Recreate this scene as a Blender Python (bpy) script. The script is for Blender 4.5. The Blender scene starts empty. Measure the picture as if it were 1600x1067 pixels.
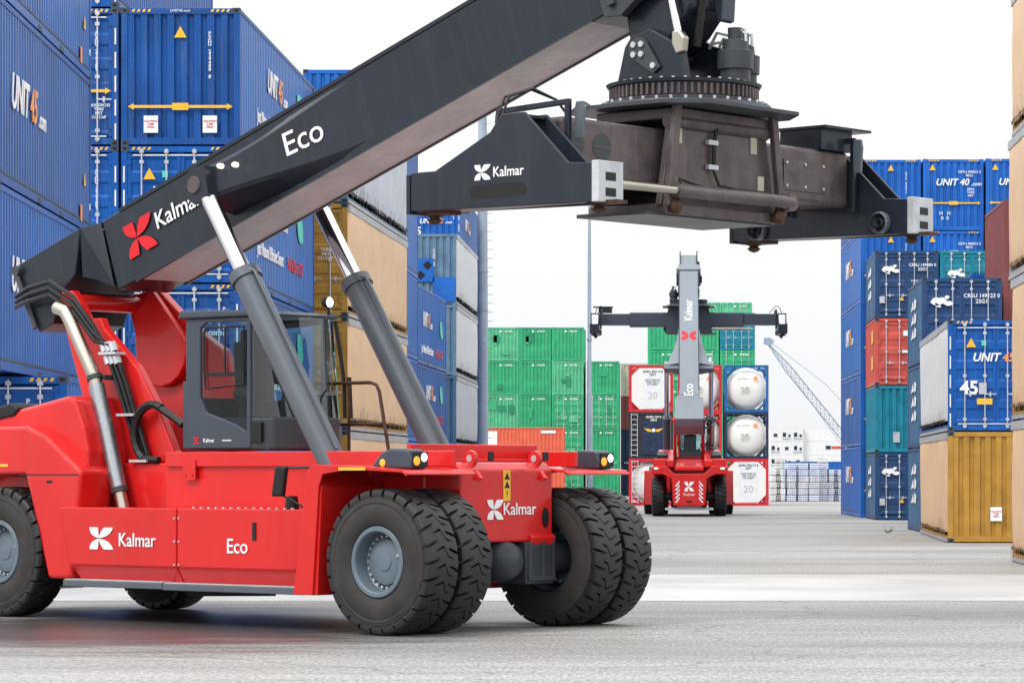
import bpy, bmesh, math, random
from mathutils import Vector, Matrix
random.seed(7)
R = math.radians
S = bpy.context.scene
C = S.collection

# ------------------------------------------------------------------ camera, sky, sun, exposure
CAM_H = 1.83
cam = bpy.data.cameras.new('Camera')
cam.sensor_width = 36.0
cam.lens = 36.0 * 5000.0 / 1600.0
cam.shift_x = (800.0 - 1060.0) / 1600.0
cam.shift_y = (738.0 - 533.5) / 1600.0
cam.clip_start = 0.5
cam.clip_end = 6000.0
co = bpy.data.objects.new('Camera', cam)
co.location = (0, 0, CAM_H)
co.rotation_euler = (R(90), 0, 0)
C.objects.link(co)
S.camera = co

SUN_EL, SUN_AZ = 48.0, 226.0      # high, behind the camera's right shoulder, behind cloud
w = bpy.data.worlds.new('World'); S.world = w; w.use_nodes = True
wn = w.node_tree; wn.nodes.clear()
sky = wn.nodes.new('ShaderNodeTexSky'); sky.sky_type = 'NISHITA'; sky.sun_disc = False
sky.sun_elevation = R(SUN_EL); sky.sun_rotation = R(SUN_AZ); sky.dust_density = 6.0
hs = wn.nodes.new('ShaderNodeHueSaturation'); hs.inputs['Saturation'].default_value = 0.35
mx = wn.nodes.new('ShaderNodeMix'); mx.data_type = 'RGBA'
mx.inputs['Factor'].default_value = 0.86
# the white cloud layer, CIE overcast: the zenith about three times as bright as the horizon
tcw = wn.nodes.new('ShaderNodeTexCoord'); spz = wn.nodes.new('ShaderNodeSeparateXYZ')
wn.links.new(tcw.outputs['Generated'], spz.inputs[0])
ovc = wn.nodes.new('ShaderNodeMapRange'); ovc.inputs['From Min'].default_value = 0; ovc.inputs['From Max'].default_value = 1
ovc.inputs['To Min'].default_value = 8.6; ovc.inputs['To Max'].default_value = 23.0
wn.links.new(spz.outputs['Z'], ovc.inputs['Value'])
cwh = wn.nodes.new('ShaderNodeVectorMath'); cwh.operation = 'SCALE'; cwh.inputs[0].default_value = (.985, 1.0, 1.025)
wn.links.new(ovc.outputs[0], cwh.inputs['Scale']); wn.links.new(cwh.outputs[0], mx.inputs['B'])
bg = wn.nodes.new('ShaderNodeBackground'); bg.inputs['Strength'].default_value = 0.10
wo = wn.nodes.new('ShaderNodeOutputWorld')
wn.links.new(sky.outputs[0], hs.inputs['Color'])
wn.links.new(hs.outputs[0], mx.inputs['A'])
wn.links.new(mx.outputs['Result'], bg.inputs['Color'])
wn.links.new(bg.outputs[0], wo.inputs[0])

sl = bpy.data.lights.new('Sun', 'SUN'); sl.energy = 1.35; sl.angle = R(18); sl.color = (1, .97, .93)
so = bpy.data.objects.new('Sun', sl)
sd = Vector((math.sin(R(SUN_AZ)) * math.cos(R(SUN_EL)), math.cos(R(SUN_AZ)) * math.cos(R(SUN_EL)), math.sin(R(SUN_EL))))
so.rotation_euler = sd.to_track_quat('Z', 'Y').to_euler()
so.location = (0, -20, 60)
C.objects.link(so)
S.view_settings.view_transform = 'Standard'; S.view_settings.look = 'None'
S.view_settings.exposure = 0.27; S.view_settings.gamma = 1.0
S.view_settings.use_curve_mapping = False

# ------------------------------------------------------------------ materials
def mat(name, col, rough=.5, metal=0., spec=.28, coat=0., vary=.12, vscale=2.0, streak=0., rust=0., bump=0., bscale=60., emit=0., grime=None):
    m = bpy.data.materials.new(name); m.use_nodes = True
    nt = m.node_tree; b = nt.nodes['Principled BSDF']
    b.inputs['Roughness'].default_value = rough; b.inputs['Metallic'].default_value = metal
    b.inputs['Specular IOR Level'].default_value = spec
    b.inputs['Coat Weight'].default_value = coat; b.inputs['Coat Roughness'].default_value = .12
    L = nt.links.new; N = nt.nodes.new
    col4 = (*col, 1)
    if emit:
        b.inputs['Base Color'].default_value = col4
        b.inputs['Emission Color'].default_value = col4; b.inputs['Emission Strength'].default_value = emit
        return m
    tc = N('ShaderNodeTexCoord'); oi = N('ShaderNodeObjectInfo')
    ad = N('ShaderNodeVectorMath'); ad.operation = 'ADD'
    L(tc.outputs['Object'], ad.inputs[0])
    sc = N('ShaderNodeVectorMath'); sc.operation = 'SCALE'; sc.inputs['Scale'].default_value = 37.0
    cb = N('ShaderNodeCombineXYZ'); L(oi.outputs['Random'], cb.inputs[0]); L(oi.outputs['Random'], cb.inputs[2])
    L(cb.outputs[0], sc.inputs[0]); L(sc.outputs[0], ad.inputs[1])
    n1 = N('ShaderNodeTexNoise'); n1.inputs['Scale'].default_value = vscale; n1.inputs['Detail'].default_value = 6
    L(ad.outputs[0], n1.inputs['Vector'])
    rmp = N('ShaderNodeMapRange'); rmp.inputs['From Min'].default_value = .3; rmp.inputs['From Max'].default_value = .7
    rmp.inputs['To Min'].default_value = 1 - vary; rmp.inputs['To Max'].default_value = 1 + vary
    L(n1.outputs['Fac'], rmp.inputs['Value'])
    mul = N('ShaderNodeVectorMath'); mul.operation = 'SCALE'; mul.inputs[0].default_value = col
    L(rmp.outputs[0], mul.inputs['Scale'])
    last = mul.outputs[0]
    if streak:
        mp = N('ShaderNodeMapping'); mp.inputs['Scale'].default_value = (6, 6, .35)
        L(ad.outputs[0], mp.inputs['Vector'])
        n2 = N('ShaderNodeTexNoise'); n2.inputs['Scale'].default_value = 1.6; n2.inputs['Detail'].default_value = 5
        L(mp.outputs[0], n2.inputs['Vector'])
        r2 = N('ShaderNodeMapRange'); r2.inputs['From Min'].default_value = .5; r2.inputs['From Max'].default_value = .78
        r2.inputs['To Max'].default_value = streak
        L(n2.outputs['Fac'], r2.inputs['Value'])
        mm = N('ShaderNodeMix'); mm.data_type = 'RGBA'
        g = grime or (.16, .15, .14)
        mm.inputs['B'].default_value = (*g, 1)
        L(r2.outputs[0], mm.inputs['Factor']); L(last, mm.inputs['A']); last = mm.outputs['Result']
    if rust:
        n3 = N('ShaderNodeTexNoise'); n3.inputs['Scale'].default_value = 7; n3.inputs['Detail'].default_value = 8
        n3.inputs['Roughness'].default_value = .7
        L(ad.outputs[0], n3.inputs['Vector'])
        r3 = N('ShaderNodeMapRange'); r3.inputs['From Min'].default_value = .66 - rust * .1; r3.inputs['From Max'].default_value = .70
        r3.inputs['To Max'].default_value = .85
        L(n3.outputs['Fac'], r3.inputs['Value'])
        m3 = N('ShaderNodeMix'); m3.data_type = 'RGBA'; m3.inputs['B'].default_value = (.12, .05, .025, 1)
        L(r3.outputs[0], m3.inputs['Factor']); L(last, m3.inputs['A']); last = m3.outputs['Result']
    L(last, b.inputs['Base Color'])
    rr = N('ShaderNodeMapRange'); rr.inputs['To Min'].default_value = max(.04, rough - .08); rr.inputs['To Max'].default_value = min(1, rough + .1)
    L(n1.outputs['Fac'], rr.inputs['Value']); L(rr.outputs[0], b.inputs['Roughness'])
    if bump:
        n4 = N('ShaderNodeTexNoise'); n4.inputs['Scale'].default_value = bscale; n4.inputs['Detail'].default_value = 4
        L(ad.outputs[0], n4.inputs['Vector'])
        bp = N('ShaderNodeBump'); bp.inputs['Strength'].default_value = bump; bp.inputs['Distance'].default_value = .01
        L(n4.outputs['Fac'], bp.inputs['Height']); L(bp.outputs[0], b.inputs['Normal'])
    return m

M = {}
M['red'] = mat('red paint', (.60, .013, .013), .34, spec=.2, coat=.45, vary=.09, vscale=.8, bump=.03, bscale=3, streak=.24, grime=(.36, .06, .05))
M['red2'] = mat('red frame paint', (.55, .02, .035), .45, vary=.15, streak=.2, rust=.1)
M['dark'] = mat('dark slate paint', (.013, .018, .028), .34, spec=.22, coat=.22, vary=.18, vscale=1.2, bump=.02, bscale=4, streak=.22, grime=(.045, .05, .058))
M['slate'] = mat('dark boom paint with painted sky sheen', (.17, .195, .22), .33, coat=.5, vary=.06, vscale=1.2)  # lighter copy of the dark boom paint; sky sheen put into the colour
M['under'] = mat('worn boom underside with painted ground reflection', (.52, .53, .54), .48, vary=.16, vscale=2.5, streak=.15)  # light grey stands for ground reflected in the boom's dark glossy paint
M['grey'] = mat('cylinder grey paint', (.085, .10, .12), .36, coat=.3, vary=.08)
M['rim'] = mat('blue grey rim paint', (.12, .16, .195), .4, coat=.2, vary=.1, vscale=6)
M['axle'] = mat('axle grey paint', (.045, .05, .058), .4, vary=.15)
M['cabgrey'] = mat('cab grey paint', (.045, .058, .078), .36, spec=.25, coat=.2, vary=.05)
M['brown'] = mat('worn brown steel', (.105, .083, .084), .36, metal=.3, vary=.3, vscale=3, streak=.35, grime=(.19, .155, .155), rust=.05, bump=.1, bscale=30)
M['steelpale'] = mat('pale galvanised steel', (.50, .52, .54), .42, metal=.3, vary=.15, vscale=5)
M['chrome'] = mat('chromed piston', (.75, .77, .8), .08, metal=1.0, vary=.05)
M['pipe'] = mat('stainless pipe', (.46, .42, .36), .3, metal=1.0, vary=.12)
M['shield'] = mat('perforated heat shield', (.33, .35, .37), .38, metal=.9, vary=.4, vscale=90)
M['rubber'] = mat('tyre rubber', (.012, .012, .013), .48, spec=.5, vary=.25, vscale=5, streak=.2, grime=(.035, .033, .031), bump=.25, bscale=40)
M['sidewall'] = mat('dusty sidewall rubber', (.036, .033, .031), .7, vary=.25, vscale=4, bump=.15, bscale=30)
M['black'] = mat('black plastic', (.012, .012, .013), .4, vary=.1)
M['hose'] = mat('hose rubber', (.016, .016, .017), .45, vary=.2, bump=.1)
M['rust'] = mat('rusty twistlock steel', (.075, .042, .028), .6, metal=.4, vary=.4, vscale=14, bump=.2)
M['white'] = mat('white vinyl', (.82, .82, .82), .45, vary=.04)
M['redvinyl'] = mat('red vinyl', (.62, .012, .02), .4, vary=.03)
M['orange'] = mat('orange vinyl', (.85, .30, .06), .45, vary=.05)
M['yellow'] = mat('yellow vinyl', (.80, .46, .04), .45, vary=.06)
M['greenv'] = mat('green vinyl', (.10, .55, .42), .5, vary=.1)
M['sky_lit'] = mat('lit headlamp', (1, .96, .88), emit=1.6)
M['amber'] = mat('lit amber lamp', (1, .30, .03), emit=.85)
M['seat'] = mat('seat fabric', (.012, .015, .02), .8, vary=.2)
M['blue'] = mat('blue container paint', (.003, .086, .35), .42, vary=.20, vscale=.7, streak=.22, rust=.06, grime=(.10, .16, .30))
M['blue2'] = mat('worn blue container paint', (.006, .072, .28), .48, vary=.24, vscale=.9, streak=.38, rust=.12, grime=(.11, .14, .22))
M['blueb2'] = mat('worn blue container paint with painted sky sheen', (.022, .104, .33), .38, spec=.5, vary=.2, vscale=.6, streak=.35, rust=.08, grime=(.15, .18, .27))  # worn variant of the side blue, sky reflection in its colour as well
M['blueb'] = mat('blue container paint with painted sky sheen', (.013, .115, .40), .32, spec=.55, vary=.14, vscale=.8, streak=.22, rust=.03, grime=(.14, .18, .30))  # lighter than the end blue: sky reflection on the sides put into colour
M['bright'] = mat('bright blue container paint', (.010, .12, .46), .45, vary=.2, vscale=.7, streak=.22, rust=.05, grime=(.1, .2, .4))
M['steelblue'] = mat('weathered steel blue container paint', (.055, .125, .22), .5, vary=.22, vscale=.9, streak=.4, rust=.12, grime=(.10, .11, .12))
M['navy'] = mat('dark navy container paint', (.014, .028, .07), .5, vary=.2, streak=.25, rust=.1)
M['door_blue'] = mat('dark blue container paint', (.018, .058, .15), .48, vary=.18, streak=.3, rust=.12, grime=(.08, .10, .14))
M['teal'] = mat('teal container paint', (.01, .20, .28), .5, vary=.2, streak=.25, rust=.15, grime=(.05, .09, .10))
M['greyblue'] = mat('grey blue container paint', (.11, .20, .29), .5, vary=.18, streak=.4, rust=.08)
M['redc'] = mat('faded red container paint', (.52, .085, .065), .5, vary=.18, streak=.3, rust=.12, grime=(.25, .09, .07))
M['orangec'] = mat('orange red container paint', (.68, .12, .065), .55, vary=.12, streak=.2, rust=.05, grime=(.4, .2, .15))
M['maroon'] = mat('maroon container paint', (.20, .055, .055), .55, vary=.15, streak=.3, grime=(.3, .14, .13))
M['ochre'] = mat('ochre container paint', (.42, .225, .04), .5, vary=.2, streak=.35, rust=.14, grime=(.3, .15, .04))
M['green'] = mat('green container paint', (.035, .36, .165), .5, vary=.2, vscale=1.2, streak=.35, rust=.08, grime=(.12, .36, .22))
M['green2'] = mat('pale green container paint', (.085, .43, .23), .55, vary=.22, vscale=1.2, streak=.4, rust=.10, grime=(.2, .42, .3))
M['green3'] = mat('dark green repaint', (.02, .24, .12), .55, vary=.2, rust=.1)
M['beige'] = mat('beige container paint', (.50, .46, .38), .6, vary=.12, streak=.2)
M['cream'] = mat('cream curtain tarpaulin', (.68, .45, .26), .5, vary=.07, vscale=1.5, streak=.16, grime=(.42, .30, .20), bump=.1, bscale=2)
M['silver'] = mat('silver curtain tarpaulin', (.46, .49, .53), .42, vary=.12, vscale=2, streak=.4, grime=(.30, .31, .33), bump=.1, bscale=2)
M['offwhite'] = mat('off white curtain tarpaulin', (.62, .62, .62), .5, vary=.06, vscale=1.5, streak=.15, grime=(.45, .45, .45), bump=.1, bscale=2)
M['alu'] = mat('aluminium curtain rail', (.42, .42, .42), .45, metal=.3, vary=.15)
M['strap'] = mat('curtain strap webbing', (.045, .038, .032), .8, vary=.5, vscale=9)
M['strapt'] = mat('tan curtain strap webbing', (.18, .12, .06), .8, vary=.5, vscale=9)
M['casting'] = mat('corner casting steel', (.05, .07, .10), .6, vary=.3, rust=.1)
M['galv'] = mat('galvanised lock bar', (.55, .57, .6), .4, metal=.4, vary=.15)
M['tank'] = mat('white tank shell', (.74, .73, .70), .35, vary=.04, streak=.08, grime=(.5, .48, .45))
M['tankfb'] = mat('blue tank frame paint', (.02, .11, .30), .5, vary=.2)
M['charcoal'] = mat('charcoal panel', (.03, .03, .035), .5, vary=.15)
M['mastpole'] = mat('galvanised mast', (.36, .42, .48), .45, metal=.2, vary=.1)
M['ingot'] = mat('aluminium ingot', (.74, .74, .74), .45, metal=.1, vary=.2)
M['reefer'] = mat('reefer white', (.70, .71, .72), .5, vary=.06, streak=.15, grime=(.5, .5, .52))
M['crane'] = mat('lattice crane steel with painted haze', (.26, .33, .42), .5, vary=.1)  # lightened so that the colour carries the distance haze
M['plinth'] = mat('plinth concrete', (.36, .35, .33), .85, vary=.2, bump=.3)
M['weed'] = mat('dry weed', (.04, .045, .02), .8)

def glass_mat(name, tint, refl=.12):
    m = bpy.data.materials.new(name); m.use_nodes = True
    nt = m.node_tree; nt.nodes.clear(); N = nt.nodes.new; L = nt.links.new
    tr = N('ShaderNodeBsdfTransparent'); tr.inputs[0].default_value = (*tint, 1)
    gl = N('ShaderNodeBsdfGlossy'); gl.inputs['Roughness'].default_value = .02
    lw = N('ShaderNodeLayerWeight'); lw.inputs[0].default_value = .5
    fr = N('ShaderNodeMath'); fr.operation = 'POWER'; fr.inputs[1].default_value = 3.5; L(lw.outputs['Facing'], fr.inputs[0])
    ad = N('ShaderNodeMath'); ad.operation = 'ADD'; ad.use_clamp = True; ad.inputs[1].default_value = refl
    mx = N('ShaderNodeMixShader'); o = N('ShaderNodeOutputMaterial')
    L(fr.outputs[0], ad.inputs[0]); L(ad.outputs[0], mx.inputs[0]); L(tr.outputs[0], mx.inputs[1]); L(gl.outputs[0], mx.inputs[2])
    L(mx.outputs[0], o.inputs[0])
    return m
M['wglass'] = glass_mat('windscreen glass', (.78, .90, .92), .09)
M['glass'] = glass_mat('tinted cab glass', (.72, .86, .88), .025)

def ground_mat():
    m = bpy.data.materials.new('worn concrete yard'); m.use_nodes = True
    nt = m.node_tree; b = nt.nodes['Principled BSDF']; N = nt.nodes.new; L = nt.links.new
    geo = N('ShaderNodeNewGeometry')
    def noise(scale, detail, sx=1., sy=1., rough=.55):
        mp = N('ShaderNodeMapping'); mp.inputs['Scale'].default_value = (sx, sy, 1)
        L(geo.outputs['Position'], mp.inputs['Vector'])
        n = N('ShaderNodeTexNoise'); n.inputs['Scale'].default_value = scale; n.inputs['Detail'].default_value = detail
        n.inputs['Roughness'].default_value = rough
        L(mp.outputs[0], n.inputs['Vector']); return n.outputs['Fac']
    def rng(v, a, b_, c, d):
        r = N('ShaderNodeMapRange'); r.inputs['From Min'].default_value = a; r.inputs['From Max'].default_value = b_
        r.inputs['To Min'].default_value = c; r.inputs['To Max'].default_value = d
        L(v, r.inputs['Value']); return r.outputs[0]
    def mul(a, c):
        q = N('ShaderNodeMath'); q.operation = 'MULTIPLY'; L(a, q.inputs[0]); L(c, q.inputs[1]); return q.outputs[0]
    patch = rng(noise(.10, 7, .55, 1.3, .65), .3, .7, .72, 1.20)
    streaks = rng(noise(.55, 6, .16, 1.5, .65), .38, .72, 1.09, .78)
    fine = rng(noise(22, 6, 1, .55, .8), .3, .7, .62, 1.34)
    specks = rng(noise(7.5, 3, 1, .6, .6), .675, .72, 1.0, .40)
    tyre = rng(noise(.30, 4, .05, 2.2, .6), .60, .70, 1.0, .80)
    grain = rng(noise(26, 4, 1, .13, .9), .36, .64, .62, 1.36)
    f = mul(mul(mul(patch, streaks), mul(fine, specks)), mul(tyre, grain))
    vo = N('ShaderNodeTexVoronoi'); vo.feature = 'DISTANCE_TO_EDGE'; vo.inputs['Scale'].default_value = .16
    wob = N('ShaderNodeTexNoise'); wob.inputs['Scale'].default_value = .9; wob.inputs['Detail'].default_value = 5; L(geo.outputs['Position'], wob.inputs['Vector'])
    wadd = N('ShaderNodeVectorMath'); wadd.operation = 'MULTIPLY_ADD'; wadd.inputs[1].default_value = (1.6, 1.6, 0)
    L(wob.outputs['Color'], wadd.inputs[0]); L(geo.outputs['Position'], wadd.inputs[2]); L(wadd.outputs[0], vo.inputs['Vector'])
    crack = rng(vo.outputs['Distance'], .0, .0055, .58, 1.0)
    f = mul(f, crack)
    wet0 = noise(.17, 4, .5, 1.1)
    wet = rng(wet0, .52, .66, 0, 1)
    # the wet patch round the big machine, darkened to carry its ground shadow too
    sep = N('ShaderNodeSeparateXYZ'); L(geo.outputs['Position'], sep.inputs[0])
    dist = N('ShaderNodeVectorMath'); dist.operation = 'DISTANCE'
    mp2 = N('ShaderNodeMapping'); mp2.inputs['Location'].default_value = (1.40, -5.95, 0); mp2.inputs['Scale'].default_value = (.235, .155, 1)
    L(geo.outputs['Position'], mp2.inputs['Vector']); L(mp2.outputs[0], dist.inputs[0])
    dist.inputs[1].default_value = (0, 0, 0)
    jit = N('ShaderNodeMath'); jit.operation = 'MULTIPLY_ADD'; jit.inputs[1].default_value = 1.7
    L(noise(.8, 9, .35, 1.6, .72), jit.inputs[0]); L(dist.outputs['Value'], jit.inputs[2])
    pud_shade = rng(jit.outputs[0], 1.40, 1.95, 1, 0)
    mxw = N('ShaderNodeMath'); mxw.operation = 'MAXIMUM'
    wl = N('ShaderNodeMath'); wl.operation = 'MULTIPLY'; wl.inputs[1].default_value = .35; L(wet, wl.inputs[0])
    L(wl.outputs[0], mxw.inputs[0]); L(pud_shade, mxw.inputs[1])
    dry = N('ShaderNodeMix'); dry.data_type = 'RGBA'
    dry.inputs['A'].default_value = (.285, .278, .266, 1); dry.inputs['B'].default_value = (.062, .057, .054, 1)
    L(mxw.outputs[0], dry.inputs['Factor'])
    sc = N('ShaderNodeVectorMath'); sc.operation = 'SCALE'; L(dry.outputs['Result'], sc.inputs[0]); L(f, sc.inputs['Scale'])
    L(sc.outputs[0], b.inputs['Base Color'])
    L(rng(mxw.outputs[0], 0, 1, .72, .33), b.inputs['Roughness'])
    bp = N('ShaderNodeBump'); bp.inputs['Strength'].default_value = .55; bp.inputs['Distance'].default_value = .015
    L(noise(14, 5, 1, 1, .7), bp.inputs['Height']); L(bp.outputs[0], b.inputs['Normal'])
    return m
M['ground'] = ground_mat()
M['lane'] = mat('pale smooth concrete lane', (.41, .407, .40), .6, vary=.20, vscale=.35, bump=.2, bscale=9)

# ------------------------------------------------------------------ mesh helpers
class MB:
    def __init__(s): s.v = []; s.f = []; s.m = []; s.mi = 0
    def add(s, vs, fs):
        o = len(s.v); s.v += [tuple(p) for p in vs]
        for q in fs: s.f.append([i + o for i in q]); s.m.append(s.mi)
        return s
    def box(s, x0, x1, y0, y1, z0, z1):
        vs = [(x, y, z) for z in (z0, z1) for y in (y0, y1) for x in (x0, x1)]
        return s.add(vs, [(0, 2, 3, 1), (4, 5, 7, 6), (0, 1, 5, 4), (2, 6, 7, 3), (0, 4, 6, 2), (1, 3, 7, 5)])
    def prism(s, prof, axis, a0, a1):
        n = len(prof)
        def P(p, a):
            return {'y': (p[0], a, p[1]), 'x': (a, p[0], p[1]), 'z': (p[0], p[1], a)}[axis]
        vs = [P(p, a0) for p in prof] + [P(p, a1) for p in prof]
        return s.add(vs, [tuple(range(n)), tuple(range(2 * n - 1, n - 1, -1))] + [(i, (i + 1) % n, n + (i + 1) % n, n + i) for i in range(n)])
    def loft(s, rings, cap=True):
        n = len(rings[0]); vs = [p for r in rings for p in r]; fs = []
        for k in range(len(rings) - 1):
            for i in range(n):
                j = (i + 1) % n
                fs.append((k * n + i, k * n + j, (k + 1) * n + j, (k + 1) * n + i))
        if cap: fs += [tuple(range(n - 1, -1, -1)), tuple(range((len(rings) - 1) * n, len(rings) * n))]
        return s.add(vs, fs)
    def tube(s, path, rad, n=8, cap=True):
        pts = [Vector(p) for p in path]; rings = []
        rads = rad if isinstance(rad, (list, tuple)) else [rad] * len(pts)
        up = None
        for i, p in enumerate(pts):
            d = (pts[min(i + 1, len(pts) - 1)] - pts[max(i - 1, 0)]).normalized()
            if up is None:
                up = Vector((0, 0, 1)) if abs(d.z) < .9 else Vector((1, 0, 0))
            a = d.cross(up).normalized(); up = a.cross(d).normalized()
            rings.append([p + (a * math.cos(t) + up * math.sin(t)) * rads[i] for t in [2 * math.pi * k / n for k in range(n)]])
        return s.loft(rings, cap)
    def lathe(s, prof, n=32, c=(0, 0, 0), axis='z', cap=False):
        rings = []
        for r, h in prof:
            ring = []
            for k in range(n):
                a = 2 * math.pi * k / n; q, t = r * math.cos(a), r * math.sin(a)
                ring.append({'z': (c[0] + q, c[1] + t, c[2] + h), 'y': (c[0] + q, c[1] + h, c[2] + t), 'x': (c[0] + h, c[1] + q, c[2] + t)}[axis])
            rings.append(ring)
        return s.loft(rings, cap)
    def mesh(s, name, nmat=1, recalc=True):
        me = bpy.data.meshes.new(name); me.from_pydata(s.v, [], s.f)
        for _ in range(nmat): me.materials.append(None)
        if nmat > 1: me.polygons.foreach_set('material_index', s.m)
        if recalc:
            bm = bmesh.new(); bm.from_mesh(me); bmesh.ops.recalc_face_normals(bm, faces=bm.faces[:]); bm.to_mesh(me); bm.free()
        me.update(); return me

MESH = {}
STUFF = {'curtain_straps', 'hinges', 'ring_teeth', 'ring_bolts', 'plate_bolts', 'yoke_bolts', 'wheel_nuts', 'climbing_rungs', 'bolt_row', 'hoist_cables', 'motor_hose', 'hose_loop', 'cable_run', 'wear_pad_bolts'}
def cached(key, fn, nmat=1, recalc=True):
    if key not in MESH:
        b = MB(); fn(b); MESH[key] = b.mesh(str(key if isinstance(key, str) else key[0]), nmat, recalc)
    return MESH[key]

def put(name, me, mats, parent=None, loc=(0, 0, 0), rot=(0, 0, 0), scale=None, smooth=0, bevel=0, seg=2):
    o = bpy.data.objects.new(name, me); C.objects.link(o)
    o.parent = parent; o.location = loc; o.rotation_euler = rot
    if scale: o.scale = scale
    if not isinstance(mats, (list, tuple)): mats = [mats]
    for i, mm in enumerate(mats):
        o.material_slots[i].link = 'OBJECT'; o.material_slots[i].material = M[mm] if isinstance(mm, str) else mm
    if smooth and not me.get('sm'):
        me.set_sharp_from_angle(angle=R(smooth)) if hasattr(me, 'set_sharp_from_angle') else None
        me.polygons.foreach_set('use_smooth', [True] * len(me.polygons)); me['sm'] = 1
    if name in STUFF: o['kind'] = 'stuff'
    if bevel:
        bv = o.modifiers.new('Bevel', 'BEVEL'); bv.width = bevel; bv.segments = seg; bv.limit_method = 'ANGLE'; bv.angle_limit = R(35)
    return o

def part(name, key, fn, mats, parent, **kw):
    nm = len(mats) if isinstance(mats, (list, tuple)) else 1
    return put(name, cached(key, fn, nm), mats, parent, **kw)

def empty(name, label, cat, loc=(0, 0, 0), rz=0, group=None):
    o = bpy.data.objects.new(name, None); C.objects.link(o); o.location = loc; o.rotation_euler = (0, 0, rz)
    o.empty_display_size = .3
    tag(o, label, cat, group); return o
def tag(o, label, cat, group=None):
    o['label'] = label; o['category'] = cat
    if group: o['group'] = group
    return o

def text_mesh(txt, size, bold=0., shear=0., ex=.004, align='CENTER', spacing=1., line=1.):
    key = ('lettering', txt, size, bold, shear, ex, align, spacing, line)
    if key in MESH: return MESH[key]
    cu = bpy.data.curves.new('lettering', 'FONT'); cu.body = txt; cu.size = size; cu.offset = bold * size; cu.shear = shear
    cu.extrude = ex; cu.align_x = align; cu.align_y = 'CENTER'; cu.space_character = spacing; cu.space_line = line
    cu.resolution_u = 3
    ob = bpy.data.objects.new('lettering', cu); C.objects.link(ob)
    dg = bpy.context.evaluated_depsgraph_get()
    me = bpy.data.meshes.new_from_object(ob.evaluated_get(dg))
    bpy.data.objects.remove(ob); bpy.data.curves.remove(cu)
    me.name = 'lettering'; me.materials.clear(); me.materials.append(None)
    MESH[key] = me; return me

FR = (R(90), 0, 0)                    # lettering on a face that looks towards -y
def side_rot(sx): return (R(90), 0, R(90) if sx > 0 else R(-90))   # lettering on a +x / -x face
def letter(txt, size, mt, parent, loc, rot=FR, name='lettering', **kw):
    return put(name, text_mesh(txt, size, **kw), mt, parent, loc, rot)

def poly_mesh(key, polys, ex=.004):
    def fn(b):
        for p in polys: b.prism(p, 'z', -ex, ex)
    return cached(key, fn)
def arc(p0, p1, bulge, n=7):
    a, b = Vector(p0), Vector(p1); d = b - a; nrm = Vector((-d.y, d.x))
    return [tuple(a + d * t + nrm * bulge * 4 * t * (1 - t)) for t in [i / n for i in range(n)]]
def emblem_polys():
    P = []
    tl = arc((0, 1), (.38, .52), -.20) + arc((.38, .52), (.34, 1), -.03) + [(.34, 1)]; P.append(tl)
    P.append([(x, 1 - y) for x, y in reversed(tl)])
    tr = arc((.40, .52), (.62, 1), .07) + [(.62, 1)] + arc((1, 1), (.40, .52), .17); P.append(tr)
    P.append([(x, 1 - y) for x, y in reversed(tr)])
    return [[(x - .5, y - .5) for x, y in p] for p in P]
EMB = poly_mesh('emblem', emblem_polys())
def emblem(size, mt, parent, loc, rot=FR, k=1.):
    return put('emblem', EMB, mt, parent, loc, rot, scale=(size * k, size, 1))
def rect_mesh(w_, h_, ex=.004): return poly_mesh(('decal', w_, h_, ex), [[(-w_ / 2, -h_ / 2), (w_ / 2, -h_ / 2), (w_ / 2, h_ / 2), (-w_ / 2, h_ / 2)]], ex)
TRI = poly_mesh('warning_triangle', [[(-.13, -.11), (.13, -.11), (0, .13)]])
LEAF = poly_mesh('leaf_mark', [arc((-.5, -.25), (.5, .25), .22) + arc((.5, .25), (-.5, -.25), .22)])
HAZ = poly_mesh('hazard_stripe', [[(i * .11, 0), (i * .11 + .055, 0), (i * .11 + .085, .06), (i * .11 + .03, .06)] for i in range(4)])

# ------------------------------------------------------------------ ground
def ground_fn(b):
    xs = [-2500, -200, -60, -20, -8, 0, 8, 20, 60, 200, 2500]; ys = [-200, -20, 10, 25, 40, 60, 90, 140, 220, 400, 900, 4000]
    vs = [(x, y, 0) for y in ys for x in xs]; n = len(xs)
    b.add(vs, [(j * n + i, j * n + i + 1, (j + 1) * n + i + 1, (j + 1) * n + i) for j in range(len(ys) - 1) for i in range(n - 1)])
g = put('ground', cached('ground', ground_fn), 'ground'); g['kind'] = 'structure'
def lane_fn(b):
    n = 60; random.seed(3)
    lo = [(-60 + 120 * i / n, 45.6 + random.uniform(-.05, .05)) for i in range(n + 1)]
    hi = [(60 - 120 * i / n, 57.5 + random.uniform(-.25, .25)) for i in range(n + 1)]
    vs = [(x, y, .004) for x, y in lo + hi]; m_ = len(lo)
    b.add(vs, [(i, i + 1, 2 * m_ - 2 - i, 2 * m_ - 1 - i) for i in range(n)])
g = put('concrete_lane', cached('lane', lane_fn), 'lane'); g['kind'] = 'structure'

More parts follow.
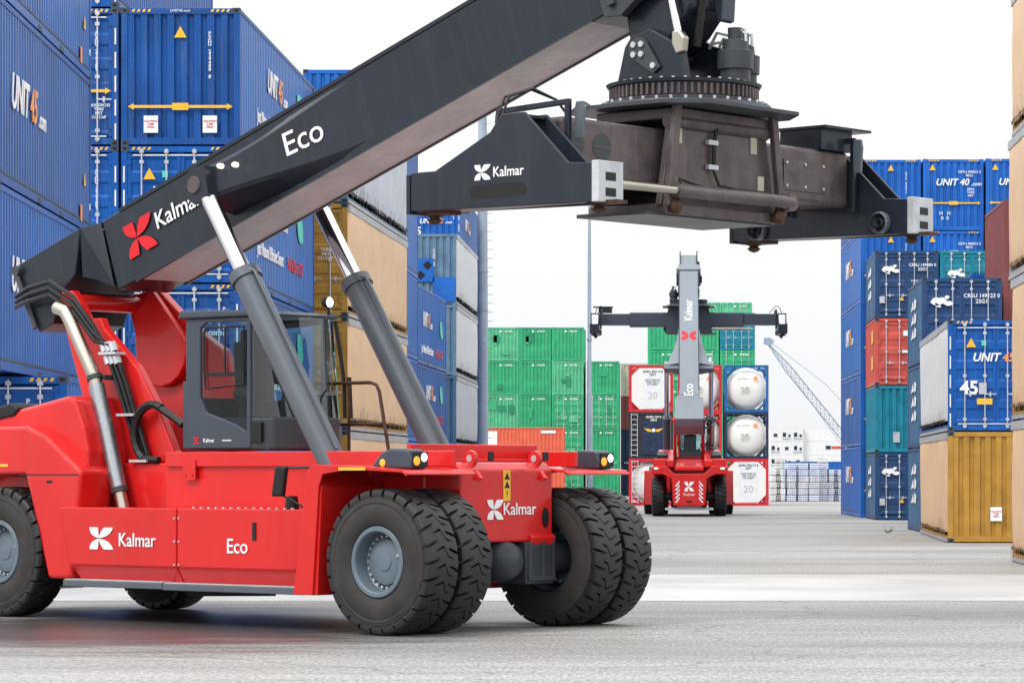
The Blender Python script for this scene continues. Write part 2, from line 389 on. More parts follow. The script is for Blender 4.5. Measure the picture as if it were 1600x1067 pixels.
# ------------------------------------------------------------------ containers
def ribbed(b, L, z0, z1, axis, pos, out, pitch=.278, depth=.042, kk=(.24, .50, .74)):
    """a trapezoid-corrugated sheet in the plane axis=pos running along the other horizontal axis from L[0] to L[1]"""
    n = max(1, round((L[1] - L[0]) / pitch)); p = (L[1] - L[0]) / n; pts = []
    for i in range(n):
        t = L[0] + i * p
        pts += [(t, 0), (t + kk[0] * p, 0), (t + kk[1] * p, -depth), (t + kk[2] * p, -depth)]
    pts.append((L[1], 0))
    vs = []
    for z in (z0, z1):
        for t, d in pts:
            a = pos + d * out
            vs.append((a, t, z) if axis == 'x' else (t, a, z))
    k = len(pts)
    b.add(vs, [(i, i + 1, k + i + 1, k + i) for i in range(k - 1)])

def frame_fn(L, W, H, doors, cast):
    def fn(b):
        hw = W / 2; p = .13
        for x in (-hw, hw - p):
            for y in (0, L - p): b.box(x, x + p, y, y + p, .1, H - .1)
        for x in (-hw + .002, hw - .062):
            b.box(x, x + .06, p, L - p, H - .10, H - .012); b.box(x, x + .06, p, L - p, .03, .17)
        for y in (.004, L - .104):
            b.box(-hw + p, hw - p, y, y + .10, H - .13, H - .012); b.box(-hw + p, hw - p, y, y + .10, .03, .17)
        if not cast:
            for x in (-hw - .004, hw - .158):
                for y in (-.006, L - .172):
                    for z in (0, H - .118): b.box(x, x + .162, y, y + .178, z, z + .118)
        n = int(L / .9)
        for i in range(n): b.box(-hw + .06, hw - .06, .5 + i * .9, .58 + i * .9, .05, .14)
        b.box(-hw + .06, hw - .06, .1, L - .1, .14, .165)
    return fn
def cast_fn(b):
    b.box(-.081, .081, 0, .178, 0, .118)
    b.mi = 1
    b.box(-.04, .04, -.003, .02, .032, .086); b.box(-.083, .083, .055, .125, .032, .086)
    b.mi = 0

def door_fn(W, H):
    w_ = W / 2 - .14
    def fn(b):
        zs = [.19, .62, 1.06, 1.50, 1.94, H - .16]; n = 4 if H < 2.8 else 5
        z0, z1 = .19, H - .15; st = (z1 - z0) / n
        b.box(0, w_, .03, .05, z0, z1)
        b.box(0, .07, 0, .03, z0, z1); b.box(w_ - .07, w_, 0, .03, z0, z1)
        for i in range(n + 1):
            z = z0 + i * st; a, c = max(z0, z - st * .28), min(z1, z + st * .28)
            b.add([(.07, .03, a - .0), (w_ - .07, .03, a), (w_ - .07, .002, a + .05), (.07, .002, a + .05), (.07, .002, c - .05), (w_ - .07, .002, c - .05), (w_ - .07, .03, c), (.07, .03, c)],
                  [(0, 1, 2, 3), (3, 2, 5, 4), (4, 5, 6, 7)])
    return fn
def bar_fn(H):
    def fn(b):
        b.tube([(0, 0, .08), (0, 0, H - .06)], .017, 6)
        for z in (.14, .32, H * .5, H - .34, H - .12): b.box(-.045, .045, -.016, .03, z - .035, z + .035)
        b.box(-.012, .30, -.035, -.018, H * .33, H * .33 + .03); b.box(.12, .16, -.036, .03, H * .33 - .05, H * .33 + .07)
    return fn
def hinge_fn(H):
    def fn(b):
        for i in range(4):
            z = .35 + i * (H - .75) / 3; b.box(-.05, .05, -.012, .03, z, z + .09)
    return fn
def tarp_fn(L, H, sx):
    def fn(b):
        n = max(8, int(L / .22)); zs = [.30, .6, 1.0, 1.5, 2.0, H - .32, H - .17]; rnd = random.Random(int(L * 100 + H * 7)); vs = []
        ph = [rnd.uniform(0, 6) for _ in range(4)]
        for j, z in enumerate(zs):
            for i in range(n + 1):
                y = .03 + (L - .06) * i / n
                a = .007 * math.sin(y * 2.3 + ph[0] + z * .4) + .002 * math.sin(y * 5.1 + ph[1]) + .012 * math.sin(z * 1.7 + y * .5 + ph[2])
                if j in (0, len(zs) - 1): a *= .3
                ed = min(1., i / 2, (n - i) / 2)
                vs.append((sx * ed * (.02 + a + (.03 if j not in (0, len(zs) - 1) else .012)), y, z + (.03 * math.sin(y * 1.1 + ph[3]) if j == 0 else 0)))
        k = n + 1
        b.add(vs, [(j * k + i, j * k + i + 1, (j + 1) * k + i + 1, (j + 1) * k + i) for j in range(len(zs) - 1) for i in range(n)])
    return fn
def strap_fn(L, sx):
    def fn(b):
        rnd = random.Random(5); y = .25
        while y < L - .3:
            l = rnd.uniform(.10, .30); d = rnd.uniform(-.16, .16); x = sx * rnd.uniform(.045, .085); z = .36
            b.add([(x, y, z), (x, y + .05, z), (x + sx * .03, y + .05 + d, z - l), (x + sx * .03, y + d, z - l)], [(0, 1, 2, 3)])
            b.box(min(x, x + sx * .02), max(x, x + sx * .02), y - .01, y + .06, z - .1, z - .04)
            if rnd.random() < .35:
                l2 = rnd.uniform(.12, .3)
                b.add([(x, y + .06, z - .1), (x, y + .1, z - .1), (x + sx * .02, y + .1 + d * .4, z + l2), (x + sx * .02, y + .06 + d * .4, z + l2)], [(0, 1, 2, 3)])
            y += rnd.uniform(.17, .30)
    return fn

def container(loc, yaw, L, H, colour, label, group, end='panel', side='rib', face=1, W=2.44, sidecol=None, detail=2, marks=(), sidemarks=(), name='shipping_container', reefer=False):
    """origin: bottom middle of the end that faces the camera; y runs along the container; face = the side (+1/-1 in x) seen from the aisle"""
    t = empty(name, label, 'container', loc, yaw, group)
    hw = W / 2; cast = detail >= 2
    fcol = colour
    part('frame', ('frame', L, W, H, cast), frame_fn(L, W, H, end, cast), fcol, t)
    if cast:
        for x in (-hw + .077, hw - .077):
            for y in (-.006, L - .172):
                for z in (0, H - .118):
                    if y < 0 or x * face > 0: part('corner_casting', 'corner_casting', cast_fn, ['casting', 'black'], t, loc=(x, y, z))
    for sx in (-1, 1):
        if side == 'tarp' and sx == face:
            part('curtain', ('curtain', L, H, sx), tarp_fn(L, H, sx), sidecol, t, loc=(sx * (hw - .01), 0, 0), smooth=60)
            part('curtain_straps', ('curtain_straps', L, sx), strap_fn(L, sx), 'strapt' if sidecol == 'cream' else 'strap', t, loc=(sx * (hw - .01), 0, 0))
            part('curtain_rail', ('curtain_rail', L, H, sx), lambda b: (b.box(min(0, sx * .07), max(0, sx * .07), .1, L - .1, H - .20, H - .03), b.box(min(0, sx * .05), max(0, sx * .05), .1, L - .1, .02, .10)), 'alu', t, loc=(sx * (hw - .02), 0, 0))
        else:
            part('side_panel', ('side_panel', L, W, H, sx), lambda b: ribbed(b, (.13, L - .13), .165, H - .095, 'x', sx * (hw - .012), sx), sidecol or colour, t)
            if detail >= 1 and sx == face and H > 2.7 and L > 9:
                def rail(b):
                    a0, a1 = sorted((sx * (hw - .01), sx * (hw + .006)))
                    b.box(a0, a1, .14, L - .14, .175, .215)
                    for i in range(2): b.box(a0, a1, L * (.38 + .24 * i), L * (.38 + .24 * i) + .4, .03, .12)
                part('bottom_rail_trim', ('rail_trim', L, W, sx), rail, 'casting', t)
    part('roof_panel', ('roof_panel', L, W, H), lambda b: ribbed2(b, L, W, H), colour, t)
    part('end_panel', ('end_back', L, W, H), lambda b: ribbed(b, (-hw + .13, hw - .13), .165, H - .12, 'y', L - .012, 1, .30, .03), colour, t)
    if end == 'panel':
        part('end_panel', ('end_front', W, H), lambda b: ribbed(b, (-hw + .125, hw - .125), .165, H - .12, 'y', .02, -1, .285, .055, (.50, .60, .90)), colour, t)
    elif end == 'doors':
        for sx in (-1, 1):
            d = part('door', ('door', W, H), door_fn(W, H), colour, t, loc=(-hw + .135 if sx < 0 else .005, .015, 0))
            if detail >= 1:
                w_ = W / 2 - .14
                for q in (.27, .74):
                    part('locking_bar', ('locking_bar', H), bar_fn(H), 'galv', d, loc=(w_ * q if sx < 0 else w_ * (1 - q), -.045, 0))
                part('hinges', ('hinges', H), hinge_fn(H), colour, d, loc=(.02 if sx < 0 else w_ - .02, -.004, 0))
    for mk in marks: mk(t, L, W, H, face)
    for mk in sidemarks: mk(t, L, W, H, face)
    return t
def ribbed2(b, L, W, H):
    n = max(1, round((L - .26) / .5)); vs = []
    for i in range(n + 1):
        y = .13 + (L - .26) * i / n
        for x in (-W / 2 + .06, W / 2 - .06): vs.append((x, y, H - .03 + (.012 if i % 2 else 0)))
    b.add(vs, [(2 * i, 2 * i + 1, 2 * i + 3, 2 * i + 2) for i in range(n)])

# flat print on containers (thin raised vinyl)
YF = -.030
def mk_triangle(x, z, k=1.): return lambda t, L, W, H, f: put('warning_triangle', TRI, 'yellow', t, (x, YF, z), FR, (k, k, 1))
def mk_text(txt, size, x, z, mt='white', name='lettering', **kw): return lambda t, L, W, H, f: letter(txt, size, mt, t, (x, YF - .01, z), FR, name, **kw)
def mk_vert(txt, size, x, z, mt='white'): return lambda t, L, W, H, f: letter('\n'.join(txt), size, mt, t, (x, YF - .01, z), FR, 'number_lettering', line=.72, bold=.012)
def mk_unit(x, z, k=1., num=True, num2='45'):
    def fn(t, L, W, H, f):
        letter('UNIT', .30 * k, 'white', t, (x, YF - .012, z), FR, shear=.25, bold=.025, align='RIGHT')
        letter(num2, .30 * k, 'orange' if num2 == '45' else 'white', t, (x + .22 * k, YF - .012, z), FR, shear=.25, bold=.02)
        letter('.com', .17 * k, 'white', t, (x + .62 * k, YF - .012, z - .05 * k), FR, shear=.25, bold=.02)
    return fn
def mk_arrow(z, W_=2.2):
    P = [[(-W_ / 2, 0), (-W_ / 2 + .12, .07), (-W_ / 2 + .12, .03), (W_ / 2 - .12, .03), (W_ / 2 - .12, .07), (W_ / 2, 0), (W_ / 2 - .12, -.07), (W_ / 2 - .12, -.03), (-W_ / 2 + .12, -.03), (-W_ / 2 + .12, -.07)]]
    def fn(t, L, W, H, f):
        put('width_arrow', poly_mesh(('width_arrow', W_), P), 'yellow', t, (0, YF - .006, z), FR)
        put('arrow_plate', rect_mesh(.34, .15, .006), 'yellow', t, (0, YF - .012, z), FR)
    return fn
def mk_caution(x, z):
    def fn(t, L, W, H, f):
        p = put('caution_plate', rect_mesh(.30, .36), 'white', t, (x, YF, z), FR)
        letter('CAUTION\n2.9M\nHIGH', .062, 'redvinyl', p, (0, 0, .006), (0, 0, 0), bold=.01)
    return fn
def mk_haz(t, L, W, H, f):
    for x in (-W / 2 + .22, W / 2 - .62): put('hazard_stripe', HAZ, 'yellow', t, (x, -.004, H - .09), FR)
def mk_rect(x, z, w_, h_, mt, name='plate'): return lambda t, L, W, H, f: put(name, rect_mesh(w_, h_), mt, t, (x, YF - .008, z), FR)
def mk_strips(t, L, W, H, f):
    for x in (-W / 2 + .06, W / 2 - .06):
        for i in range(5): put('reflective_strip', rect_mesh(.03, .34), 'white', t, (x, -.006, .3 + i * .5), FR)
    put('reflective_strip', rect_mesh(W * .8, .022), 'white', t, (0, -.008, H - .2), FR); put('reflective_strip', rect_mesh(W * .8, .022), 'white', t, (0, -.008, .2), FR)
DRAGON = poly_mesh('dragon_emblem', [arc((-.5, -.02), (-.1, .16), .25) + arc((-.1, .16), (.22, .02), .3) + arc((.22, .02), (.5, -.10), .25) + arc((.5, -.10), (.05, -.06), .2) + arc((.05, -.06), (-.5, -.02), .22),
                              arc((.1, .14), (.34, .24), .35) + arc((.34, .24), (.1, .14), .3), arc((-.3, -.04), (-.02, -.22), -.3) + arc((-.02, -.22), (-.3, -.04), -.1)])
def mk_dragon(x, z, k=.7): return lambda t, L, W, H, f: put('dragon_emblem', DRAGON, 'white', t, (x, YF - .012, z), FR, (k, k, 1))
def sm_unit(y, z, k=1.):
    def fn(t, L, W, H, f):
        xx = f * (W / 2 + .012); r = side_rot(f); s = f
        letter('UNIT', .62 * k, 'white', t, (xx, y, z), r, shear=.25, bold=.025, align='RIGHT')
        letter('45', .62 * k, 'orange', t, (xx, y + s * .45 * k, z), r, shear=.25, bold=.02)
        letter('.com', .34 * k, 'white', t, (xx, y + s * 1.25 * k, z - .1 * k), r, shear=.25, bold=.02)
    return fn
def sm_slogan(y, z):
    def fn(t, L, W, H, f):
        xx = f * (W / 2 + .012); r = side_rot(f)
        letter('Just Natural Efficient Smart', .42, 'white', t, (xx, y, z), r, bold=.02)
        letter('Fuel & Zero CO2', .42, 'redvinyl', t, (xx, y + f * 4.6, z), r, bold=.02)
        put('leaf_mark', LEAF, 'greenv', t, (xx, y + f * 5.6, z + 1.0), (R(90), R(60), R(90) if f > 0 else R(-90)), (1.1, 1.6, 1))
    return fn
def sm_text(txt, size, y, z, mt='white', **kw): return lambda t, L, W, H, f: letter(txt, size, mt, t, (f * (W / 2 + .012), y, z), side_rot(f), **kw)
def sm_code(t, L, W, H, f):
    for i, zz in enumerate((1.9, 1.45, 1.0)):
        put('side_mark', poly_mesh(('side_mark', i), [[(-.5, -.15), (-.1, .15), (0, -.1)], [(.1, -.15), (.2, .2), (.5, .1), (.45, -.1)]]), 'white', t, (f * (W / 2 + .012), L * .55, zz), side_rot(f), (2.2, 1, 1))
def sm_tri(t, L, W, H, f):
    put('warning_triangle', TRI, 'yellow', t, (f * (W / 2 + .012), L - 1.0, .95), side_rot(f), (1, 1, 1))
    put('orange_marker', rect_mesh(.22, .30), 'orange', t, (f * (W / 2 + .014), L - 1.5, .30), side_rot(f)); put('orange_marker', rect_mesh(.1, .12), 'white', t, (f * (W / 2 + .014), L - .3, .5), side_rot(f))

WB, W8 = 2.5, 2.44
LV = {1: ['standing on the ground in'], 2: ['at the bottom of', 'on top of'], 3: ['at the bottom of', 'in the middle of', 'on top of'],
      4: ['at the bottom of', 'second from the bottom in', 'third from the bottom in', 'on top of'],
      5: ['at the bottom of', 'second from the bottom in', 'third from the bottom in', 'fourth from the bottom in', 'on top of'],
      6: ['at the bottom of', 'second from the bottom in', 'third from the bottom in', 'fourth from the bottom in', 'fifth from the bottom in', 'on top of']}
def stack(xedge, Y, face, yaw, L, where, group, specs, base=0., W=WB):
    """xedge: world x of the aisle-side front corner. specs from the bottom up: dict(kind phrase, colour, ...)"""
    z = base; lv = LV[len(specs)]
    for i, sp in enumerate(specs):
        sp = dict(sp); H = sp.pop('H', 2.9); d = sp.pop('d'); dx = sp.pop('dx', 0); dy = sp.pop('dy', 0); L2 = sp.pop('L', L)
        ww = sp.pop('W', W)
        if i % 2 and sp['c'] == 'blue': sp['c'] = 'blue2'
        if i % 3 == 1 and sp.get('sidecol') == 'blueb': sp['sidecol'] = 'blueb2'
        container((xedge - face * ww / 2 + dx, Y + dy, z), R(yaw), L2, H, sp.pop('c'), '%s %s %s' % (d, lv[i], where), group, face=face, W=ww, **sp)
        z += H - .002

U_END = [mk_haz, mk_triangle(0, 2.38), mk_vert('PVDU 234488 8', .105, .62, 1.9), mk_arrow(.82), mk_caution(-.62, .45), mk_caution(.62, .45), mk_text('UNIT45.com', .08, 0, 2.835)]
U_DOOR = [mk_haz, mk_strips, mk_triangle(-.65, 2.3), mk_unit(.08, 1.92), mk_text('45', .48, -.70, 1.12, bold=.03), mk_rect(-.35, 1.12, .2, .3, 'galv'), mk_rect(-.3, .78, .4, .16, 'yellow'), mk_vert('PVDU 238', .105, .92, 2.1), mk_vert('LPGS', .1, .62, 2.2), mk_rect(-.32, 2.3, .12, .14, 'greenv')]
U_NUM = [mk_haz, mk_strips, mk_vert('PVDU 234389 0', .105, .80, 1.9), mk_arrow(1.15), mk_text('MAX GROSS\nTARE\nNET\nCU CAP', .085, .85, .72, bold=.01)]
U_SIDE = [sm_unit(3.0, 1.55, 1.25), sm_tri]
U_SLOG = [sm_unit(6.2, 1.9, 1.2), sm_slogan(5.0, .95)]
B45 = dict(d='blue corrugated container', c='blue', sidecol='blueb')

# left row --------------------------------------------------------------------------------
GL = 'containers stacked along the left of the aisle'
def plinth_fn(b): b.box(-13.9, -10.0, 52.3, 60.8, 0, .50)
tag(put('concrete_plinth', cached('plinth', plinth_fn), 'plinth', bevel=.03), 'low concrete plinth under the blue containers behind the machine', 'plinth')
container((-9.93 - WB / 2, 52.0, .498), 0, 8.6, 2.9, 'blue', 'blue container with its door end directly behind the red rear hood', GL, end='doors', face=1, W=WB, sidecol='blueb',
          marks=[mk_haz, mk_strips, mk_triangle(.0, 2.3), mk_vert('PVDU 234', .13, .62, 2.15)])
stack(-10.46, 49.2, 1, 3.1, 11.0, 'the stack behind the boom rear end', GL,
      [dict(B45, d='blue ribbed-side container', end='panel', sidemarks=U_SIDE)] * 3, base=3.396)
stack(-11.78, 67.3, 1, 0, 13.7, 'the half-hidden narrow blue stack', GL,
      [dict(B45, d='blue door-end container', end='doors', marks=U_NUM)] * 5)
stack(-9.22, 67.3, 1, 0, 13.7, 'the blue stack above the cab', GL,
      [dict(B45, d='blue container', end='doors', marks=U_DOOR, sidemarks=U_SLOG),
       dict(B45, d='blue container with white slogan', end='doors', marks=U_DOOR, sidemarks=U_SLOG),
       dict(B45, d='blue container with white slogan', end='doors', marks=U_DOOR, sidemarks=U_SLOG),
       dict(B45, d='blue container with arrow and caution plates', end='panel', marks=U_END, sidemarks=U_SLOG)])
OCH = dict(d='ochre cream-curtained container', c='ochre', sidecol='cream', side='tarp', end='doors', marks=[mk_text('TARE\nNET\nCU CAP', .11, .7, 1.6, bold=.01)], sidemarks=[sm_text('45', .7, 6, 1.6, 'alu', bold=.02)])
stack(-8.44, 81.6, 1, -1.5, 13.7, 'the stack behind the lift cylinders', GL,
      [OCH, OCH, OCH, dict(d='silver curtain-sided container', c='greyblue', sidecol='silver', side='tarp', end='panel', sidemarks=[sm_text('45', .7, 9, 1.7, 'yellow', bold=.02)])])
stack(-9.3, 100.6, 1, 0, 13.7, 'the tall blue stack peeking over the boom', GL, [dict(B45, d='bright blue container', c='bright', end='panel', marks=[mk_vert('PVDU 2', .1, .3, 2.3)])] * 5)
stack(-9.50, 115.0, 1, -1.0, 12.9, 'the stack left of the cylinder tops', GL,
      [dict(B45, d='blue slogan-sided container', sidemarks=U_SLOG, detail=1), dict(B45, d='blue slogan-sided container', sidemarks=U_SLOG, detail=1), dict(B45, d='blue slogan-sided container', sidemarks=[sm_unit(5, 1.7, 1.2), sm_slogan(5, .6)], detail=1)])
stack(-9.09, 130.9, 1, 0, 13.6, 'the stack before the thick mast', GL,
      [dict(d='grey-blue curtain-sided container', c='greyblue', side='tarp', sidecol='greyblue', end='panel', detail=1),
       dict(d='grey silver-curtained container', c='steelblue', side='tarp', sidecol='silver', end='panel', detail=1),
       dict(d='white curtain-sided container', c='greyblue', side='tarp', sidecol='offwhite', end='panel', detail=1),
       dict(d='teal container with hazard diamonds', c='greyblue', side='tarp', sidecol='offwhite', end='panel', detail=1,
            marks=[mk_triangle(-.45, 2.4), mk_rect(-.35, 1.4, 1.4, .95, 'bright', 'blue_patch'), mk_rect(.75, .62, .9, 1.0, 'bright', 'blue_patch'), mk_rect(-.35, .55, .3, .16, 'yellow'), mk_caution(.1, .35), mk_vert('PVDU 23', .14, .35, 1.9)])])
for k, (x, z) in enumerate(((-.78, 1.25), (-.5, 1.55), (-.2, 1.2), (.08, 1.6))):
    h_ = put('hazard_diamond', rect_mesh(.27, .27), 'white' if k == 1 else 'black', [o for o in bpy.data.objects if o.get('label', '').startswith('teal container with')][0], (x, YF - .02, z), (R(90), R(45), 0))
stack(-9.88, 144.9, 1, 0, 13.7, 'the tall stack beside the mast', GL,
      [dict(B45, d='blue container', detail=1, marks=[mk_haz])] * 4 + [dict(B45, d='blue numbered container', c='bright', detail=1, sidemarks=[sm_unit(5, 1.7, 1.2)],
       marks=[mk_haz, mk_strips, mk_unit(.1, 1.6), mk_text('45', .48, -.75, 1.15, bold=.03), mk_arrow(.82), mk_vert('PVDU 234', .11, .95, 2.0)])])

# right row -------------------------------------------------------------------------------
GR = 'containers stacked along the right of the aisle'
CR = dict(d='cream curtain-sided container', c='ochre', sidecol='cream', side='tarp', end='panel')
stack(6.88, 52.0, -1, 0, 13.9, 'the stack at the yard edge', GR,
      [CR, CR, dict(d='pale curtain-sided container', c='alu', sidecol='cream', side='tarp', end='panel', dy=.6), dict(CR, d='upper cream curtain-sided container'), dict(CR, d='highest cream curtain-sided container')])
container((7.02 + WB / 2, 83.3, 0), R(-1.4), 13.7, 2.9, 'ochre', 'ochre container with ribbed end and cream curtain side on the ground', GR, end='panel', side='tarp', sidecol='cream', face=-1, W=WB,
          marks=[mk_caution(0, .75), mk_vert('GVDU 1', .1, .62, 2.35), mk_caution(1.1, .75)], sidemarks=[])
container((7.02 + WB / 2, 83.3, 2.898), R(-1.4), 13.7, 2.9, 'blue', 'blue door-end container with off-white curtain on the ochre one', GR, end='doors', side='tarp', sidecol='offwhite', face=-1, W=WB, marks=U_DOOR)
DK = dict(c='door_blue', sidecol='steelblue', end='doors', H=2.59, marks=[mk_dragon(-.62, 1.85), mk_text('CRSU 149123 0\n22G1', .17, .60, 1.95, bold=.012), mk_rect(-.95, .7, .2, .26, 'galv'), mk_triangle(-.2, .75, .7)], sidemarks=[sm_code])
stack(7.43, 97.6, -1, 0, 6.06, 'the stack behind the ochre one', GR, [dict(DK, d='weathered steel-blue container'), dict(DK, d='weathered steel-blue container'), dict(DK, d='dark blue door-end container')], W=W8)
stack(10.16, 100.0, -1, 0, 6.06, 'the maroon stack at the yard edge', GR, [dict(d='maroon ribbed container', c='maroon', end='panel', H=2.59, detail=1)] * 4, W=W8)
stack(10.1, 110.4, -1, 0, 6.06, 'the blue stack behind the maroon one', GR, [dict(d='blue end-on container', c='blue', end='panel', detail=1)] * 3, W=W8)
DK2 = dict(DK, marks=[mk_dragon(-.62, 1.85), mk_text('CRSU 149484 0\n22G1', .16, .60, 1.95, bold=.012), mk_rect(-.95, .7, .2, .26, 'galv'), mk_triangle(-.2, .75, .7), mk_text('MAX GROSS\nTARE\nNET', .12, .5, 1.3)])
stack(7.56, 123.0, -1, 0, 6.06, 'the mixed-colour stack', GR,
      [dict(DK2, d='dark blue door-end container'), dict(d='teal ribbed-end container', c='teal', end='panel', H=2.59, marks=[mk_rect(-.4, .6, .25, .4, 'galv')]),
       dict(d='faded red door-end container', c='redc', end='doors', H=2.59, marks=[mk_rect(-.05, 2.0, .18, .2, 'white'), mk_rect(-.05, 1.3, .26, .1, 'white')], sidemarks=[lambda t, L, W, H, f: [put('yellow_mark', rect_mesh(1.1, .5), 'yellow', t, (f * (W / 2 + .012), 1.6, z), side_rot(f)) for z in (1.9, .9)]]),
       dict(DK2, d='dark blue door-end container')], W=W8)
stack(10.06, 123.0, -1, 0, 6.06, 'the stack beside the mixed-colour one', GR, [dict(d='dark blue door-end container', c='door_blue', end='doors', H=2.59, detail=1), dict(d='red door-end container', c='redc', end='doors', H=2.59, detail=1), dict(d='navy door-end container', c='navy', end='doors', H=2.59, detail=1),
      dict(d='teal door-end container', c='teal', end='doors', H=2.59, detail=1, marks=[mk_dragon(-.6, 1.7), mk_rect(0, 1.2, .3, .3, 'white')])], W=W8)
UA = dict(B45, c='bright', d='blue container', end='panel', detail=1, marks=[mk_haz, mk_triangle(0, 2.55), mk_vert('GSTU 490015', .11, .62, 1.95), mk_arrow(1.1)], sidemarks=[sm_unit(6.6, 1.7, 1.5)])
UB = dict(UA, end='panel', marks=[mk_haz, mk_triangle(-.85, 2.55), mk_unit(.15, 1.95, 1.25, num2='40'), mk_text('GSTU 490015 2\n4EG1', .14, .65, 2.3, bold=.012), mk_arrow(1.12), mk_text('MAX\nTARE\nNET', .13, .7, 1.55, bold=.012), mk_text('H   H\nII  II', .2, -.35, .6, bold=.01)])
stack(7.38, 129.6, -1, .85, 12.19, 'the five-high stack at the aisle edge', GR, [UA] * 5, W=W8)
stack(9.90, 129.4, -1, .85, 12.19, 'the second five-high blue stack', GR, [UB] * 5, W=W8)
stack(12.42, 129.2, -1, .85, 12.19, 'the third five-high blue stack', GR, [UB] * 5, W=W8)

# far green rows --------------------------------------------------------------------------
GG = 'green containers stacked at the far end'
def patches(seed):
    rnd = random.Random(seed)
    return [mk_rect(rnd.uniform(-.8, .8), rnd.uniform(.5, 1.9), rnd.uniform(.2, .7), rnd.uniform(.15, .8), rnd.choice(['green', 'green3', 'green2']), 'paint_patch') for _ in range(rnd.choice([0, 1, 1, 2, 3]))]
def gcol(x0, Y, n, where, cols, group=GG, doors=()):
    stack((x0 - 1060) / 5000 * Y + W8, Y, 1, 0, 6.06, where, group,
          [dict(d='%s container' % {'green': 'green', 'green2': 'pale green', 'beige': 'beige', 'maroon': 'maroon', 'navy': 'navy', 'teal': 'teal'}[cols[i]] if i not in doors else '%s door-end container' % cols[i].replace('2', ''),
                c=cols[i], end='doors' if i in doors else 'panel', H=2.59, detail=1 if i in doors else 0,
                marks=[mk_rect(-.15, 2.27, .14, .14, 'white', 'owner_mark'), mk_text(['312074', '318226', '316670', '311953', '319418'][(i * 7 + int(x0)) % 5], .2, .45, 2.27, bold=.02)] + patches(int(x0) * 10 + i) if cols[i].startswith('green') else []) for i in range(n)], W=W8)
gcol(760.5, 245, 5, 'the first far stack beside the grey mast', ['green', 'green', 'green2', 'green', 'green2'])
gcol(811, 245, 5, 'the second far stack from the grey mast', ['green', 'green', 'green', 'green', 'green'])
gcol(862, 245, 5, 'the third far stack from the grey mast', ['green', 'green', 'green', 'green2', 'green'], doors=(0, 1, 2))
gcol(917, 245, 4, 'the far stack behind the thin post', ['green', 'green', 'green', 'green'], doors=(2,))
gcol(970, 250, 4, 'the far mixed stack left of the tanks', ['navy', 'navy', 'maroon', 'beige'])
gcol(1012, 223, 5, 'the first stack behind the tanks', ['green', 'green', 'green', 'green', 'green'])
gcol(1068, 223, 5, 'the second stack behind the tanks', ['green', 'green', 'green', 'green', 'green'], doors=(3,))
gcol(1125, 223, 5, 'the third stack behind the tanks', ['green', 'green', 'green', 'green', 'teal'], doors=(3, 4))
gcol(1080, 258, 6, 'the highest far stack behind the boom', ['green', 'green', 'green', 'green', 'green', 'green2'])
gcol(1128, 258, 6, 'the highest far stack right of the boom', ['green', 'green', 'green', 'green', 'green', 'green2'], doors=(5,))
for i in range(2):
    container(((752 - 1060) / 5000 * 236, 236 + W8, i * 2.588), R(-90), 6.06, 2.59, 'orangec', ['orange-red side-on container on the ground before the green stacks', 'orange-red side-on container lying on another before the green stacks'][i], 'orange containers lying side-on', face=1, W=W8, detail=0,
              sidemarks=[lambda t, L, W, H, f: put('number_mark', rect_mesh(1.1, .2), 'white', t, (f * (W / 2 + .012), 4.9, 2.25), side_rot(f)), lambda t, L, W, H, f: put('white_panel', rect_mesh(1.0, 1.6), 'white', t, (f * (W / 2 + .012), .6, 1.5), side_rot(f))])

# ------------------------------------------------------------------ tank containers
def tframe(oct_):
    def fn(b):
        L, W, H, p = 6.06, 2.44, 2.59, .15
        for x in (-W / 2, W / 2 - p):
            for y in (0, L - p): b.box(x, x + p, y, y + p, 0, H)
            for z in (0.002, H - p - .002): b.box(x + .003, x + p - .003, p, L - p, z, z + p)
        for y in (.004, L - p - .004):
            for z in (.003, H - p - .003): b.box(-W / 2 + p, W / 2 - p, y, y + p - .02, z, z + p)
            for sx in (-1, 1):
                for sz in (-1, 1):
                    x0, x1 = sx * (W / 2 - .08), sx * (W / 2 - .62); z0, z1 = H / 2 + sz * (H / 2 - .62), H / 2 + sz * (H / 2 - .08)
                    b.tube([(x0, y + .06, z0), (x1, y + .06, z1)], .055, 4)
        for sx in (-1, 1):
            b.tube([(sx * (W / 2 - .07), .1, .1), (sx * (W / 2 - .07), 1.6, 1.3), (sx * (W / 2 - .07), .1, H - .1)], .045, 4)
    return fn
def shell_fn(b):
    b.lathe([(.02, .06), (.5, .09), (.9, .19), (1.08, .34), (1.13, .52), (1.13, 5.55), (1.05, 5.8), (.6, 5.98), (.02, 6.0)], 40, (0, 0, 1.30), 'y')
    b.lathe([(1.135, .9), (1.165, .9), (1.165, .98), (1.135, .98)], 40, (0, 0, 1.30), 'y'); b.lathe([(1.135, 4.9), (1.165, 4.9), (1.165, 4.98), (1.135, 4.98)], 40, (0, 0, 1.30), 'y')
def ladder_fn(b):
    for x in (0, .34): b.tube([(x, 0, .1), (x, 0, 2.5)], .022, 5)
    for i in range(9): b.tube([(0, 0, .2 + i * .28), (.34, 0, .2 + i * .28)], .018, 5)
